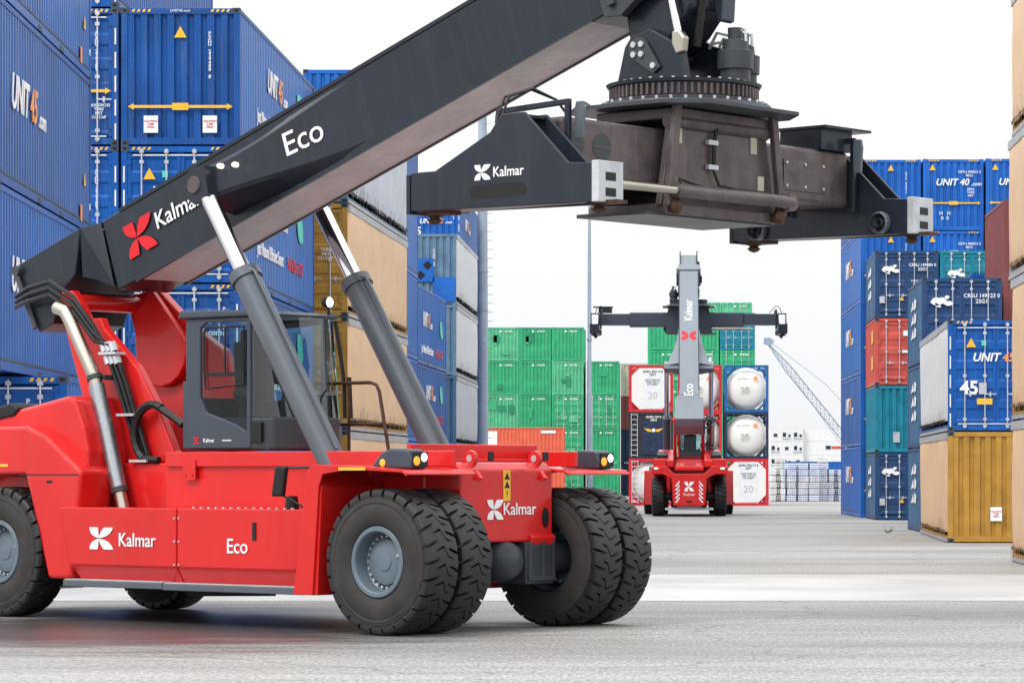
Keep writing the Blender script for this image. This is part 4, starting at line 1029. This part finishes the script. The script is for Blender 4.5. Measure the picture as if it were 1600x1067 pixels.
    q = (2.6, BZ1 + .026); emblem(.62, 'redvinyl', bo, (4.6, 0, BZ1 + .006), (0, 0, R(0))); letter('Kalmar', .50, 'white', bo, (6.3, 0, BZ1 + .006), (0, 0, 0), bold=.006); letter('Eco', .55, 'white', bo, (.95, 0, BZ1 + .006), (0, 0, 0))
    if lamps:
        for u in (-3.66, -3.40):
            q = to_boom(u, 5.56); part('work_lamp', 'wlamp', lambda b: b.lathe([(.001, -.03), (.022, -.025), (.032, 0), (.03, .05), (.001, .06)], 12, (0, 0, 0), 'y'), 'sky_lit', bo, loc=(q[0], -.93, q[1]))
    def gut(b):
        a, c = to_boom(-7.83, 4.4), to_boom(-7.45, 3.7); b.tube([(a[0], -.64, a[1]), (c[0], -.64, c[1])], .035, 8); b.lathe([(.001, -.05), (.07, -.05), (.07, .05), (.001, .05)], 12, (a[0] + .02, -.62, a[1] + .06), 'y')
    part('pivot_link', 'gut', gut, 'axle', bo)
    # lift cylinders --------------------------------------------------------------------
    ca, sa = math.cos(angle), math.sin(angle)
    pin = Vector((BP[0] + PINB[0] * ca - PINB[1] * sa, 0, BP[1] + PINB[0] * sa + PINB[1] * ca)); foot_ = Vector((-1.49, 0, 1.62))
    d = (pin - foot_).normalized(); top = foot_ + d * 3.12
    for s in (-1, 1):
        o3 = Vector((0, s * .95, 0)); nm = ('cyl', round(angle, 3), s)
        cy = part('lift_cylinder', nm + (1,), lambda b: (b.tube([foot_ + o3, top + o3], .172, 24), b.tube([top + o3 - d * .10, top + o3 + d * .02], .198, 24), b.tube([foot_ + o3 - d * .1, foot_ + o3 + d * .2], .22, 20)), 'grey', t, smooth=40)
        part('piston_rod', nm + (2,), lambda b: b.tube([top + o3 - d * .05, pin + o3], .105, 20), 'chrome', cy, smooth=40)
        part('rod_eye', nm + (3,), lambda b: b.lathe([(.001, -.09), (.15, -.09), (.15, .09), (.001, .09)], 20, pin + o3, 'y'), 'dark', cy, smooth=40)
        n2 = d.cross(Vector((0, 1, 0))).normalized()
        part('oil_pipe', nm + (4,), lambda b: b.tube([top + o3 + Vector((0, -.1, 0)) - n2 * .12, top + o3 - d * .1 - n2 * .21 + Vector((0, -.05, 0)), top + o3 - d * .4 - n2 * .215 + Vector((0, -.05, 0)), foot_ + o3 + d * .7 - n2 * .215 + Vector((0, -.05, 0)), foot_ + o3 + d * .45 - n2 * .2 + Vector((0, -.05, 0))], .022, 8), 'grey', cy, smooth=40)
    # cab ------------------------------------------------------------------------------
    cab(t)
    # exhaust and hoses -------------------------------------------------------------
    ex = part('exhaust_pipe', 'exh', lambda b: b.tube([(-6.68, -.93, 3.93), (-6.50, -.95, 3.88), (-6.38, -.95, 3.72), (-5.93, -.95, 3.03), (-5.9, -.95, 2.9), (-5.36, -.97, 1.36)], .085, 16), 'pipe', t, smooth=40)
    part('heat_shield', 'exs', lambda b: b.tube([(-5.90, -.95, 2.93), (-5.72, -.955, 2.42), (-5.43, -.97, 1.58)], .102, 16), 'shield', ex, smooth=40)
    part('pipe_mouth', 'exm', lambda b: b.tube([(-6.686, -.93, 3.931), (-6.60, -.94, 3.91)], .078, 14), 'black', ex)
    part('pipe_clamp', 'exc', lambda b: (b.tube([(-5.94, -.95, 3.05), (-5.92, -.95, 3.0)], .105, 16), b.box(-5.95, -5.8, -.9, -.6, 3.0, 3.06)), 'axle', ex)
    part('pipe_clamp', 'exc2', lambda b: b.tube([(-5.45, -.97, 1.64), (-5.43, -.97, 1.58)], .108, 16), 'axle', ex)
    for i in range(3):
        e = i * .085
        hs_ = part('hydraulic_hose', ('hose', i), lambda b: b.tube([(-7.75, -.72, 4.12 - e * .8), (-7.4, -.80, 4.22 - e), (-6.9, -.86, 4.28 - e), (-6.45 + e * .2, -.88, 4.08 - e * 1.2), (-6.08 + e * .3, -.86, 3.70 - e * 1.2), (-5.92 + e, -.80, 3.42), (-5.72 + e, -.76, 2.95), (-5.30 + e, -.74, 1.95), (-5.1 + e, -.74, 1.3)], .030, 8), 'hose', t, smooth=40)
        part('hose_fitting', ('hfit', i), lambda b: (b.tube([(-5.95 + e, -.80, 3.47), (-5.905 + e, -.795, 3.36)], .052, 8), b.tube([(-5.885 + e, -.79, 3.30), (-5.845 + e, -.785, 3.20)], .052, 8)), 'galv', hs_)
    for u, z in ((-5.92, 3.33), (-5.58, 2.55), (-5.34, 1.97)): part('hose_clamp', ('hclamp', u), lambda b: b.box(u - .04, u + .28, -.87, -.70, z - .012, z + .02), 'galv', t)
    def chain(b):
        pts = [(-5.02 + .34 * math.cos(a), 2.32 + .36 * math.sin(a)) for a in [R(60) + i * R(180) / 10 for i in range(11)]]
        for i in range(10): b.tube([(pts[i][0], -.80, pts[i][1]), (pts[i + 1][0], -.80, pts[i + 1][1])], .055, 6)
        b.tube([(-4.85, -.8, 2.62), (-4.6, -.8, 2.5), (-4.45, -.8, 2.42)], .05, 6); b.tube([(-5.2, -.8, 2.0), (-4.9, -.8, 1.98)], .05, 6)
    part('cable_chain', 'chain', chain, 'black', t)
    # fenders and front lamps --------------------------------------------------------
    def ffender(b):
        b.prism([(-1.10, 1.86), (-1.02, 1.92), (-.2, 1.90), (.40, 1.86), (.46, 1.80), (.46, 1.82), (.38, 1.83), (-.2, 1.855), (-.95, 1.86)], 'y', -1.95, -.80)
        b.prism([(-1.10, 1.86), (-.55, 1.885), (-.55, 1.85), (-.86, 1.81), (-.92, 1.66), (-1.02, .43), (-1.33, .43)], 'y', -1.95, -1.92)
        b.prism([(-1.10, 1.86), (-1.06, 1.86), (-.90, 1.67), (-.97, .43), (-1.33, .43)], 'y', -1.918, -1.02)
    pair('front_fender', 'ffender', ffender, 'red', t, bevel=.012)
    def fliner(b): b.box(-.85, .30, -1.88, -.82, 1.80, 1.84)
    put('fender_sticker', rect_mesh(.42, .035), 'yellow', t, (-.38, -1.955, 1.872), lr)
    for s in (-1, 1):
        def pod(b):
            b.prism([(-.30, 1.885), (.34, 1.87), (.36, 1.98), (.30, 2.09), (.02, 2.10), (-.12, 2.06)], 'y', s * 1.62 - .13, s * 1.62 + .13)
        pd = part('headlamp_pod', ('pod', s), pod, 'cabgrey', t, bevel=.025)
        part('pod_face', ('podf', s), lambda b: b.box(.345, .372, s * 1.62 - .115, s * 1.62 + .115, 1.895, 2.06), 'black', pd)
        part('headlamp', ('hl', s), lambda b: b.lathe([(.001, .012), (.04, .010), (.05, 0)], 16, (.373, s * 1.62 + .055 * (1 if s > 0 else 1), 2.0), 'x'), 'sky_lit', pd)
        part('indicator_lamp', ('am', s), lambda b: b.lathe([(.001, .012), (.042, .010), (.052, 0)], 16, (.373, s * 1.62 - .065, 1.96), 'x'), 'amber', pd)
        if s < 0: part('side_repeater', 'rep', lambda b: b.lathe([(.001, -.015), (.035, -.01), (.045, 0)], 12, (-.10, s * 1.62 - .128, 1.94), 'y'), 'amber', pd)
    def relay(b): b.box(.366, .39, -.50, -.42, 1.96, 2.07); b.box(.366, .39, .45, .53, 1.96, 2.07)
    part('switch_block', 'relay', relay, 'black', t)
    # mirror, beacon, railing ---------------------------------------------------------
    mr = part('mirror', 'mirror', lambda b: b.prism([(-2.05, 1.55), (-1.86, 1.55), (-1.80, 1.90), (-1.98, 1.91)], 'y', -1.62, -1.55), 'black', t, bevel=.025)
    part('mirror_stay', 'mstay', lambda b: (b.tube([(-1.88, -1.58, 1.88), (-1.5, -1.4, 1.90)], .014, 6), b.tube([(-1.5, -1.4, 1.90), (-1.6, -1.45, 1.40)], .010, 6), b.tube([(-1.9, -1.58, 1.57), (-1.6, -1.45, 1.40)], .014, 6)), 'black', mr)
    part('filler_cap', 'fcap', lambda b: b.lathe([(.075, 1.40), (.09, 1.40), (.07, 1.55), (.001, 1.56)], 12, (-2.02, -1.30, 0)), 'black', t)
    def railn(b):
        b.tube([(-3.3, .35, 2.93), (-2.35, .35, 2.93), (-2.25, .35, 2.90), (-2.2, .35, 2.82), (-2.02, .35, 2.0)], .022, 8); b.tube([(-3.3, .35, 2.42), (-2.12, .35, 2.42)], .02, 8); b.tube([(-2.72, .35, 2.93), (-2.72, .35, 2.0)], .02, 8)
    part('handrail', 'railn', railn, 'rust', t, smooth=40)
    def brk(b):
        b.box(-4.12, -3.9, -1.11, -1.09, 1.74, 1.98)
        for u in (-4.07, -3.95): b.tube([(u, -1.11, 1.80), (u, -1.125, 1.80)], .015, 6)
    part('deck_bracket', 'brk', brk, 'red', t)
    # spreader -----------------------------------------------------------------------
    tipw = Vector((BP[0] + TIP[0] * ca - TIP[1] * sa, 0, BP[1] + TIP[0] * sa + TIP[1] * ca))
    spreader(t, tipw, ext, spcol)
    return t

def cab(t):
    y0, y1 = -.88, .42
    def shell(b):
        b.prism([(-4.32, 2.12), (-3.22, 2.12), (-3.22, 2.32), (-3.45, 2.42), (-3.95, 2.56), (-4.06, 2.75), (-4.06, 3.60), (-3.95, 3.66), (-3.22, 3.66), (-3.22, 3.72), (-4.32, 3.72)], 'y', y0, y0 + .05)
        b.prism([(-4.32, 2.12), (-3.22, 2.12), (-3.22, 2.42), (-3.95, 2.5), (-4.1, 2.75), (-4.1, 3.62), (-3.22, 3.66), (-3.22, 3.72), (-4.32, 3.72)], 'y', y1 - .05, y1)
        b.box(-3.235, -3.165, y0 - .006, y0 + .06, 2.12, 3.72); b.box(-3.235, -3.165, y1 - .06, y1, 2.12, 3.72)
        b.box(-4.32, -4.26, y0 + .05, y1 - .05, 2.12, 2.7); b.box(-4.32, -2.9, y0 + .05, y1 - .05, 2.10, 2.16); b.box(-4.4, -4.30, y0 + .02, y0 + .14, 2.12, 2.95)
    c = part('cab', 'cab_shell', shell, 'cabgrey', t, bevel=.015)
    def roof(b):
        b.prism([(-4.42, 3.72), (-3.05, 3.72), (-2.98, 3.75), (-3.05, 3.79), (-4.38, 3.82)], 'y', y0 - .05, y1 + .05)
    part('cab_roof', 'cab_roof', roof, 'cabgrey', c, bevel=.02)
    def base(b):
        ring = [(-3.2, y0 + .01), (-2.85, y0 + .06), (-2.66, y0 + .30), (-2.60, -.08), (-2.66, y1 - .30), (-2.85, y1 - .06), (-3.2, y1 - .01)]
        b.prism(ring, 'z', 2.10, 2.50)
    part('cab_front_skirt', 'cab_base', base, 'axle', c, bevel=.03)
    def wind(b):
        lo = [(-3.19, y0 + .02), (-2.90, y0 + .05), (-2.72, y0 + .26), (-2.66, -.08), (-2.72, y1 - .26), (-2.90, y1 - .05), (-3.19, y1 - .02)]
        n = len(lo); vs = [(x, y, 2.50) for x, y in lo] + [(x - .20 * (x + 3.19) / .5, y, 3.72) for x, y in lo]
        b.add(vs, [(i, i + 1, n + i + 1, n + i) for i in range(n - 1)])
    part('windscreen', 'wind', wind, 'wglass', c, smooth=60)
    part('door_glass', 'dglass', lambda b: b.add([(x, y0 + .02, z) for x, z in ((-3.23, 2.30), (-3.45, 2.41), (-3.95, 2.55), (-4.07, 2.74), (-4.07, 3.61), (-3.95, 3.67), (-3.23, 3.67))], [(0, 1, 2, 3, 4, 5, 6)]), 'glass', c)
    part('far_glass', 'fglass', lambda b: b.box(-4.1, -3.23, y1 - .03, y1 - .024, 2.5, 3.66), 'glass', c)
    part('rear_glass', 'rglass', lambda b: b.box(-4.29, -4.284, y0 + .1, y1 - .1, 2.7, 3.7), 'glass', c)
    def wf(b):
        b.tube([(-3.98, y0 - .004, 3.10), (-3.98, y0 - .004, 3.55), (-3.93, y0 - .004, 3.60), (-3.28, y0 - .004, 3.60), (-3.28, y0 - .004, 2.90), (-3.95, y0 - .004, 2.86), (-3.98, y0 - .004, 3.10)], .014, 6)
        b.box(-3.98, -3.28, y0 - .012, y0 + .004, 3.0, 3.05); b.box(-3.62, -3.60, y0 - .012, y0 + .004, 3.05, 3.6)
    part('window_frame', 'wf', wf, 'black', c)
    part('driver_seat', 'seat', lambda b: (b.box(-4.0, -3.5, -.32, .22, 2.45, 2.72), b.prism([(-4.05, 2.65), (-3.88, 2.65), (-3.95, 3.45), (-4.08, 3.45)], 'y', -.32, .22), b.box(-4.09, -3.98, -.2, .1, 3.42, 3.6), b.box(-3.9, -3.5, -.50, -.38, 2.75, 2.86), b.box(-3.8, -3.6, -.3, .2, 2.15, 2.5)), 'seat', c, bevel=.03)
    part('dashboard', 'dash', lambda b: (b.prism([(-3.15, 2.5), (-2.85, 2.5), (-2.88, 2.78), (-3.05, 2.82)], 'y', -.45, .3), b.lathe([(.17, -.015), (.19, 0), (.17, .015)], 20, (-3.2, -.05, 2.92), 'z'), b.tube([(-3.2, -.05, 2.92), (-3.05, -.05, 2.6)], .03, 6), b.box(-3.05, -3.02, -.7, -.5, 2.9, 3.1)), 'black', c)
    part('wiper', 'wiper', lambda b: (b.tube([(-2.70, -.60, 2.50), (-2.80, -.66, 2.75), (-2.92, -.78, 3.15)], .014, 6), b.tube([(-2.76, -.55, 2.50), (-2.86, -.62, 2.8), (-2.95, -.75, 3.15)], .012, 6), b.tube([(-2.93, -.80, 2.7), (-3.0, -.79, 3.45)], .012, 5)), 'black', c)
    part('wiper', 'wiper2', lambda b: (b.tube([(-2.80, .36, 2.50), (-2.86, .41, 2.9), (-2.95, .43, 3.3), (-3.05, .44, 3.7)], .025, 6), b.tube([(-2.72, .38, 2.5), (-2.80, .43, 3.0)], .03, 6)), 'black', c)
    part('cab_lining', 'lining', lambda b: (b.box(-4.25, -4.2, y0 + .1, y1 - .1, 2.2, 2.75), b.box(-4.2, -3.3, y0 + .08, y0 + .2, 2.2, 2.5)), 'seat', c)
    part('skirt_vent', 'svent', lambda b: b.box(-3.16, -2.98, y0 - .004, y0 + .03, 2.2, 2.44), 'black', c)
    emblem(.09, 'redvinyl', c, (-4.12, y0 - .003, 2.22), FR); letter('Kalmar', .07, 'white', c, (-3.9, y0 - .003, 2.22), FR); put('type_plate', rect_mesh(.16, .022), 'galv', c, (-3.58, y0 - .003, 2.22), FR)
    for x, y in ((-3.25, -.80), (-3.02, .30)):
        part('roof_lamp', ('rl', x), lambda b: b.lathe([(.001, .045), (.045, .035), (.066, .015), (.06, -.01)], 14, (x, y, 3.93), 'x'), 'sky_lit', c, smooth=40)
        part('lamp_housing', ('lh', x), lambda b: b.lathe([(.001, -.08), (.06, -.07), (.078, -.01), (.078, .02), (.07, .025)], 14, (x, y, 3.93), 'x'), 'black', c, smooth=40)
        part('lamp_stalk', ('ls', x), lambda b: b.tube([(x, y, 3.78), (x, y, 3.88)], .02, 6), 'black', c)

def spreader(t, tip, ext, spcol='brown'):
    """hangs from the boom tip; slewing ring centre 0.13 m ahead of it. local origin: ring centre, ring underside"""
    oz = tip.z - 1.62; ox = tip.x + .14
    LZ = 4.50 - 5.93      # local z of the twistlock tips
    base = Vector((ox, 0, oz))
    def zz(w_): return w_ - 5.93
    def beam(b):
        b.box(-.36, .36, -2.45, 2.62, zz(4.92), zz(5.56))
    sp = part('spreader', 'sp_beam', beam, spcol, t, loc=base, bevel=.05, seg=3)
    def bholes(b):
        for y in (-2.28, -1.84):
            b.lathe([(.001, .365), (.15, .365), (.165, .35)], 24, (0, y, zz(5.28)), 'x')
    for y in (-2.28, -1.84):
        part('beam_port', ('sp_ports', y), lambda b: b.lathe([(.001, .365), (.15, .365), (.165, .35)], 24, (0, y, zz(5.28)), 'x'), 'axle', sp)
        part('beam_port_bar', ('sp_pbar', y), lambda b: b.box(.362, .37, y - .14, y + .14, zz(5.27), zz(5.285)), spcol, sp)
    def plate(b):
        b.prism([(.365, zz(5.05)), (.374, zz(5.05)), (.374, zz(5.40)), (.365, zz(5.40))], 'y', 1.35, 2.15)
    part('cover_plate', 'sp_cover', plate, spcol, sp)
    part('plate_bolts', 'sp_bolts', lambda b: [b.tube([(.37, y, zz(z)), (.386, y, zz(z))], .018, 6) for y in (1.4, 1.75, 2.1) for z in (5.10, 5.36)], 'galv', sp)
    for sx in (-1, 1):
        part('frame_plate', ('sp_fplate', sx), lambda b: b.prism([(-.82, zz(5.74)), (.82, zz(5.74)), (1.02, zz(4.72)), (-1.02, zz(4.72))], 'x', *sorted((sx * .42, sx * .50))), spcol, sp, bevel=.01)
    part('centre_frame', 'sp_frame', lambda b: (b.box(-.56, .56, -.85, .85, zz(5.66), zz(5.78)), b.box(-.56, .56, -.98, .98, zz(4.62), zz(4.74))), spcol, sp, bevel=.015)
    part('belly_tray', 'sp_tray', lambda b: b.box(-.50, .50, -1.25, .95, zz(4.60), zz(4.64)), 'axle', sp)
    for s in (-1, 1): part('frame_leg', ('sp_legs', s), lambda b: b.prism([(s * .80, zz(5.80)), (s * .905, zz(5.80)), (s * 1.06, zz(4.70)), (s * .95, zz(4.70))], 'x', .56, .63), spcol, sp, bevel=.01)
    for y, z in ((-.78, 5.40), (.55, 5.38), (-.88, 4.98), (.68, 4.92)): part('wear_pad', ('sp_pads', y), lambda b: b.box(.50, .515, y, y + .11, zz(z), zz(z + .22)), 'beige', sp)
    part('top_pipe', 'sp_pipe', lambda b: b.tube([(.48, -.86, zz(5.64)), (.48, .86, zz(5.64))], .09, 14), spcol, sp, smooth=40)
    cy = part('telescope_cylinder', 'sp_cyl', lambda b: (b.tube([(.70, -1.0, zz(4.86)), (.70, 1.05, zz(4.86))], .075, 16), b.lathe([(.001, -.05), (.10, -.05), (.10, .05), (.001, .05)], 14, (.70, 1.02, zz(4.86)), 'x')), spcol, sp, smooth=40)
    part('telescope_rod', 'sp_rod', lambda b: b.tube([(.70, -1.0, zz(4.86)), (.70, -ext + .1, zz(4.86))], .05, 12), 'pipe', cy, smooth=40)
    [part('rod_block', ('sp_blk', y), lambda b: b.lathe([(.001, .08), (.05, .08), (.09, .05), (.09, 0)], 14, (.60, y, zz(4.70)), 'x'), 'rust', sp) for y in (-.92, .92)]
    part('cable_run', 'sp_cab', lambda b: (b.tube([(.53, -.05, zz(5.75)), (.55, -.12, zz(5.60)), (.54, -.16, zz(5.45)), (.54, -.16, zz(5.15)), (.56, -.08, zz(4.98)), (.60, .2, zz(4.95)), (.62, .75, zz(4.95)), (.66, .82, zz(4.90))], .017, 6), b.tube([(.66, -.86, zz(4.9)), (.6, -.82, zz(5.0)), (.6, -.6, zz(4.96)), (.62, -.3, zz(4.92))], .014, 6), b.tube([(.53, -.02, zz(5.75)), (.55, -.09, zz(5.60)), (.54, -.13, zz(5.45)), (.54, -.13, zz(5.15))], .014, 6)), 'hose', sp)
    [part('cable_clip', ('sp_clip', z), lambda b: b.box(.51, .56, -.26, -.09, zz(z), zz(z + .05)), 'galv', sp) for z in (5.42, 5.15)]
    # slewing ring
    ring = part('slewing_ring', 'sp_ring', lambda b: (b.lathe([(.001, -.10), (1.0, -.10), (.98, -.07), (.97, -.045), (.90, -.04), (.86, -.03), (.86, .005), (.80, .01), (.80, .15), (.85, .155), (.87, .19), (.001, .19)], 40)), 'axle', sp, smooth=30)
    def teeth(b):
        for k in range(72):
            a = k * 2 * math.pi / 72; c, s = math.cos(a), math.sin(a)
            vs = [(c * r - s * q, s * r + c * q, z) for z in (.02, .14) for r, q in ((.79, -.022), (.835, -.014), (.835, .014), (.79, .022))]
            b.add(vs, [(0, 1, 2, 3), (7, 6, 5, 4), (0, 4, 5, 1), (1, 5, 6, 2), (2, 6, 7, 3)])
    part('ring_teeth', 'sp_teeth', teeth, spcol, ring)
    part('ring_bolts', 'sp_rbolts', lambda b: [b.tube([(.92 * math.cos(a), .92 * math.sin(a), -.045), (.92 * math.cos(a), .92 * math.sin(a), -.01)], .018, 6) for a in [i * 2 * math.pi / 36 for i in range(36)]] + [b.tube([(.76 * math.cos(a), .76 * math.sin(a), .18), (.76 * math.cos(a), .76 * math.sin(a), .215)], .018, 6) for a in [i * 2 * math.pi / 36 for i in range(36)]], 'galv', ring)
    part('base_plate', 'sp_base', lambda b: b.prism([(-1.0, -.8), (-.6, -1.15), (.6, -1.15), (1.0, -.8), (1.0, .8), (.6, 1.15), (-.6, 1.15), (-1.0, .8)], 'z', -.135, -.095), 'axle', sp)
    for x, y in ((.52, .26), (.30, .66)):
        mt_ = part('slew_motor', ('sp_mot', x), lambda b: b.lathe([(.17, .18), (.17, .36), (.20, .36), (.205, .56), (.15, .58), (.14, .68), (.08, .70), (.085, .82), (.001, .83)], 20, (x, y, 0)), 'axle', sp, smooth=40)
        part('motor_hose', ('sp_moth', x), lambda b: (b.tube([(x - .08, y, .74), (x - .22, y - .05, .78), (x - .35, y - .02, .62)], .02, 6), b.tube([(x + .06, y, .78), (x + .14, y, .80), (x + .15, y, .66)], .018, 6), b.tube([(x - .08, y - .02, .68), (x - .25, y - .08, .66)], .018, 6)), 'galv', mt_)
    # yoke
    def yoke(b):
        for s in (-1, 1):
            y0, y1 = sorted((s * .34, s * .44))
            b.prism([(-.62, .185), (-.50, .62), (-.40, .74), (-.12, .80), (.14, .66), (.30, .62), (.40, .185)], 'y', y0, y1)
        b.box(-.5, .3, -.34, .34, .185, .24)
    yk = part('yoke', 'sp_yoke', yoke, 'dark', sp, bevel=.02)
    part('yoke_pin', 'sp_ypin', lambda b: (b.lathe([(.001, -.47), (.13, -.47), (.14, -.44), (.14, .44), (.13, .47), (.001, .47)], 18, (-.28, 0, .58), 'y'), b.prism([(-.36, .66), (-.16, .66), (.04, .36), (-.06, .30), (-.36, .48)], 'y', -.475, -.45)), 'axle', yk, smooth=30)
    part('yoke_bolts', 'sp_ybolts', lambda b: [b.tube([(x, -.475, z), (x, -.50, z)], .035, 8) for x, z in ((-.33, .63), (-.22, .63), (-.33, .52), (-.22, .52), (-.05, .38))], 'galv', yk)
    def arm(b):
        rz_ = tip.z - oz
        b.prism([(-.50, .60), (-.22, .50), (.12, .74), (.36, 1.02), (.42, rz_ + .35), (-.55, rz_ + .35), (-.62, 1.30)], 'y', -.33, .33)
    part('rotator_arm', ('sp_arm', round(tip.z - oz, 2)), arm, 'dark', sp, bevel=.03)
    def arm2(b):
        for s in (1,):
            y0, y1 = sorted((s * .10, s * .33)); b.prism([(.10, 1.2), (.32, 1.10), (.40, .88), (.46, .90), (.48, 1.2), (.34, 1.9), (.10, 1.9)], 'y', y0, y1)
    part('damper_bracket', 'sp_arm2', arm2, 'cabgrey', sp, bevel=.015)
    dc = part('damper_cylinder', 'sp_damp', lambda b: b.tube([(-.02, -.42, 1.9), (.14, -.42, 1.18)], .075, 14), 'axle', sp, smooth=40)
    part('damper_rod', 'sp_dampr', lambda b: b.tube([(.14, -.42, 1.18), (.27, -.42, .68)], .045, 12), 'chrome', dc, smooth=40)
    part('damper_eye', 'sp_dampe', lambda b: b.prism([(.20, .74), (.31, .74), (.38, .66), (.36, .50), (.26, .48), (.20, .6)], 'y', -.47, -.37), 'pipe', dc, bevel=.02)
    part('corrugated_hose', 'sp_chose', lambda b: b.tube([(.42, -.15, 1.9), (.46, -.15, 1.4), (.36, -.15, 1.0), (.28, -.12, .6)], [.05, .055, .05, .05], 10), 'hose', sp)
    # end beams
    for s in (-1, 1):
        y = s * ext
        def endb(b):
            prof = [(-1.34, zz(4.61)), (-1.34, zz(5.02)), (-.99, zz(5.02)), (-.20, zz(5.38)), (-.05, zz(5.56)), (.28, zz(5.56)), (.88, zz(5.0)), (1.20, zz(4.98)), (1.20, zz(4.58)), (.92, zz(4.58))]
            y0, y1 = sorted((y, y - s * .04)); b.prism(prof, 'y', y0, y1)
            y0, y1 = sorted((y - s * .34, y - s * .38)); b.prism(prof, 'y', y0, y1)
            y0, y1 = sorted((y - s * .035, y - s * .345))
            b.box(-1.30, 1.16, y0, y1, zz(4.60), zz(4.66)); b.box(-.05, .28, y0, y1, zz(5.50), zz(5.54)); b.box(-1.30, -.95, y0, y1, zz(4.9), zz(5.0)); b.box(.90, 1.16, y0, y1, zz(4.92), zz(4.97))
        eb = part('end_beam', ('sp_end', s, ext), endb, 'dark', sp, bevel=.01)
        o_ = y + s * .003
        part('slot', ('sp_slot', s, ext), lambda b: b.prism([(-.42 + .07 * math.cos(a), zz(4.765) + .07 * math.sin(a)) for a in [math.pi / 2 + i * math.pi / 6 for i in range(7)]] + [(.24 + .07 * math.cos(a), zz(4.765) + .07 * math.sin(a)) for a in [-math.pi / 2 + i * math.pi / 6 for i in range(7)]], 'y', *sorted((o_, y - s * .02))), 'black', eb)
        if s < 0:
            emblem(.16, 'white', eb, (-.30, y - .003, zz(4.965)), FR, 1.4); letter('Kalmar', .15, 'white', eb, (.06, y - .003, zz(4.955)), FR, bold=.006)
        for sx in (-1, 1):
            part('end_cap', ('sp_cap', s, sx, ext), lambda b: b.box(*sorted((sx * (1.205 if sx > 0 else 1.345), sx * (1.30 if sx > 0 else 1.40))), *sorted((y + s * .01, y - s * .38)), zz(4.58), zz(5.0)), 'steelpale' if sx > 0 else 'dark', eb, bevel=.006)
            if sx > 0: [part('cap_slot', ('sp_caps', s, ext, z), lambda b: b.box(1.295, 1.304, *sorted((y - s * .10, y - s * .26)), zz(z), zz(z + .085)), 'black', eb) for z in (4.64, 4.80)]
            xt = -1.17 if sx < 0 else 1.14
            part('twistlock', ('sp_tl', s, sx, ext), lambda b: (b.lathe([(.11, zz(4.60)), (.09, zz(4.56)), (.055, zz(4.55)), (.055, zz(4.535)), (.085, zz(4.52)), (.05, zz(4.485)), (.001, zz(4.47))], 8, (xt, y - s * .19, 0)), b.box(xt - .1, xt + .3, *sorted((y - s * .1, y - s * .28)), zz(4.565), zz(4.60))), 'rust', eb)
        part('guide_frame', ('sp_guide', s, ext), lambda b: (b.box(-.46, -.40, *sorted((y - s * .30, y - s * .36)), zz(4.9), zz(5.72)) if False else b.prism([(-.50, zz(4.85)), (-.44, zz(4.85)), (-.44, zz(5.62)), (.46, zz(5.66)), (.46, zz(4.85)), (.52, zz(4.85)), (.52, zz(5.72)), (-.50, zz(5.68))], 'y', *sorted((y - s * .42, y - s * .48)))), 'dark', eb, bevel=.01)
        for x in (-.52, .60):
            def lugs(b):
                b.prism([(x - .05, zz(5.3)), (x + .05, zz(5.3)), (x + .07, zz(5.60)), (x + .05, zz(5.69)), (x - .04, zz(5.69)), (x - .06, zz(5.60))], 'y', *sorted((y - s * .49, y - s * .53)))
            part('lifting_lug', ('sp_lug', s, ext, x), lugs, 'grey', eb, bevel=.008)
        part('hose_loop', ('sp_loop', s, ext), lambda b: [b.tube([(-.30 + k * .06, y - s * .2, zz(5.5)), (-.26 + k * .06, y - s * .3, zz(5.78)), (-.05 + k * .06, y - s * .45, zz(5.86)), (.2, y - s * .6, zz(5.74)), (.25, y - s * .75, zz(5.56))], .015, 6) for k in range(2)], 'hose', eb)
        part('inner_slide', ('sp_slide', s, ext), lambda b: b.box(-.28, .28, *sorted((s * 2.3, y - s * .36)), zz(5.0), zz(5.50)), spcol, eb)
        if s > 0:
            part('cover_bracket', 'sp_cvb%.2f' % ext, lambda b: (b.prism([(-.2, zz(5.56)), (.40, zz(5.56)), (.40, zz(5.80)), (-.2, zz(5.80))], 'y', y - .95, y - .35), b.box(-.25, .50, y - 1.0, y - .1, zz(5.80), zz(5.83))), 'dark', eb)
        [part('guide_arm', ('sp_garm', s, ext, x), lambda b: b.lathe([(.11, -.05), (.13, -.03), (.13, .03), (.11, .05), (.05, .05), (.05, -.05)], 14, (x, y - s * .42, zz(4.72)), 'y'), 'grey', eb) for x in (-.95, .85)]
    part('ring_hook', 'sp_hook', lambda b: b.tube([(-.95, -.35, -.1), (-1.05, -.35, .0), (-1.15, -.35, .06), (-1.25, -.35, .02), (-1.2, -.35, -.04)], .018, 6), 'axle', sp)

OX, OY = -2.1601, 37.3978
reach_stacker((OX, OY, 0), R(-39), 'red reach stacker with dark boom lowered across the yard', BA, 2.98)
reach_stacker((.45, 141.6, 0), R(90), 'red reach stacker seen from behind with raised boom before the tanks', R(41.7), 4.35, boomcol='slate', spcol='cabgrey')  # far boom takes the lighter grey that stands for sky sheen
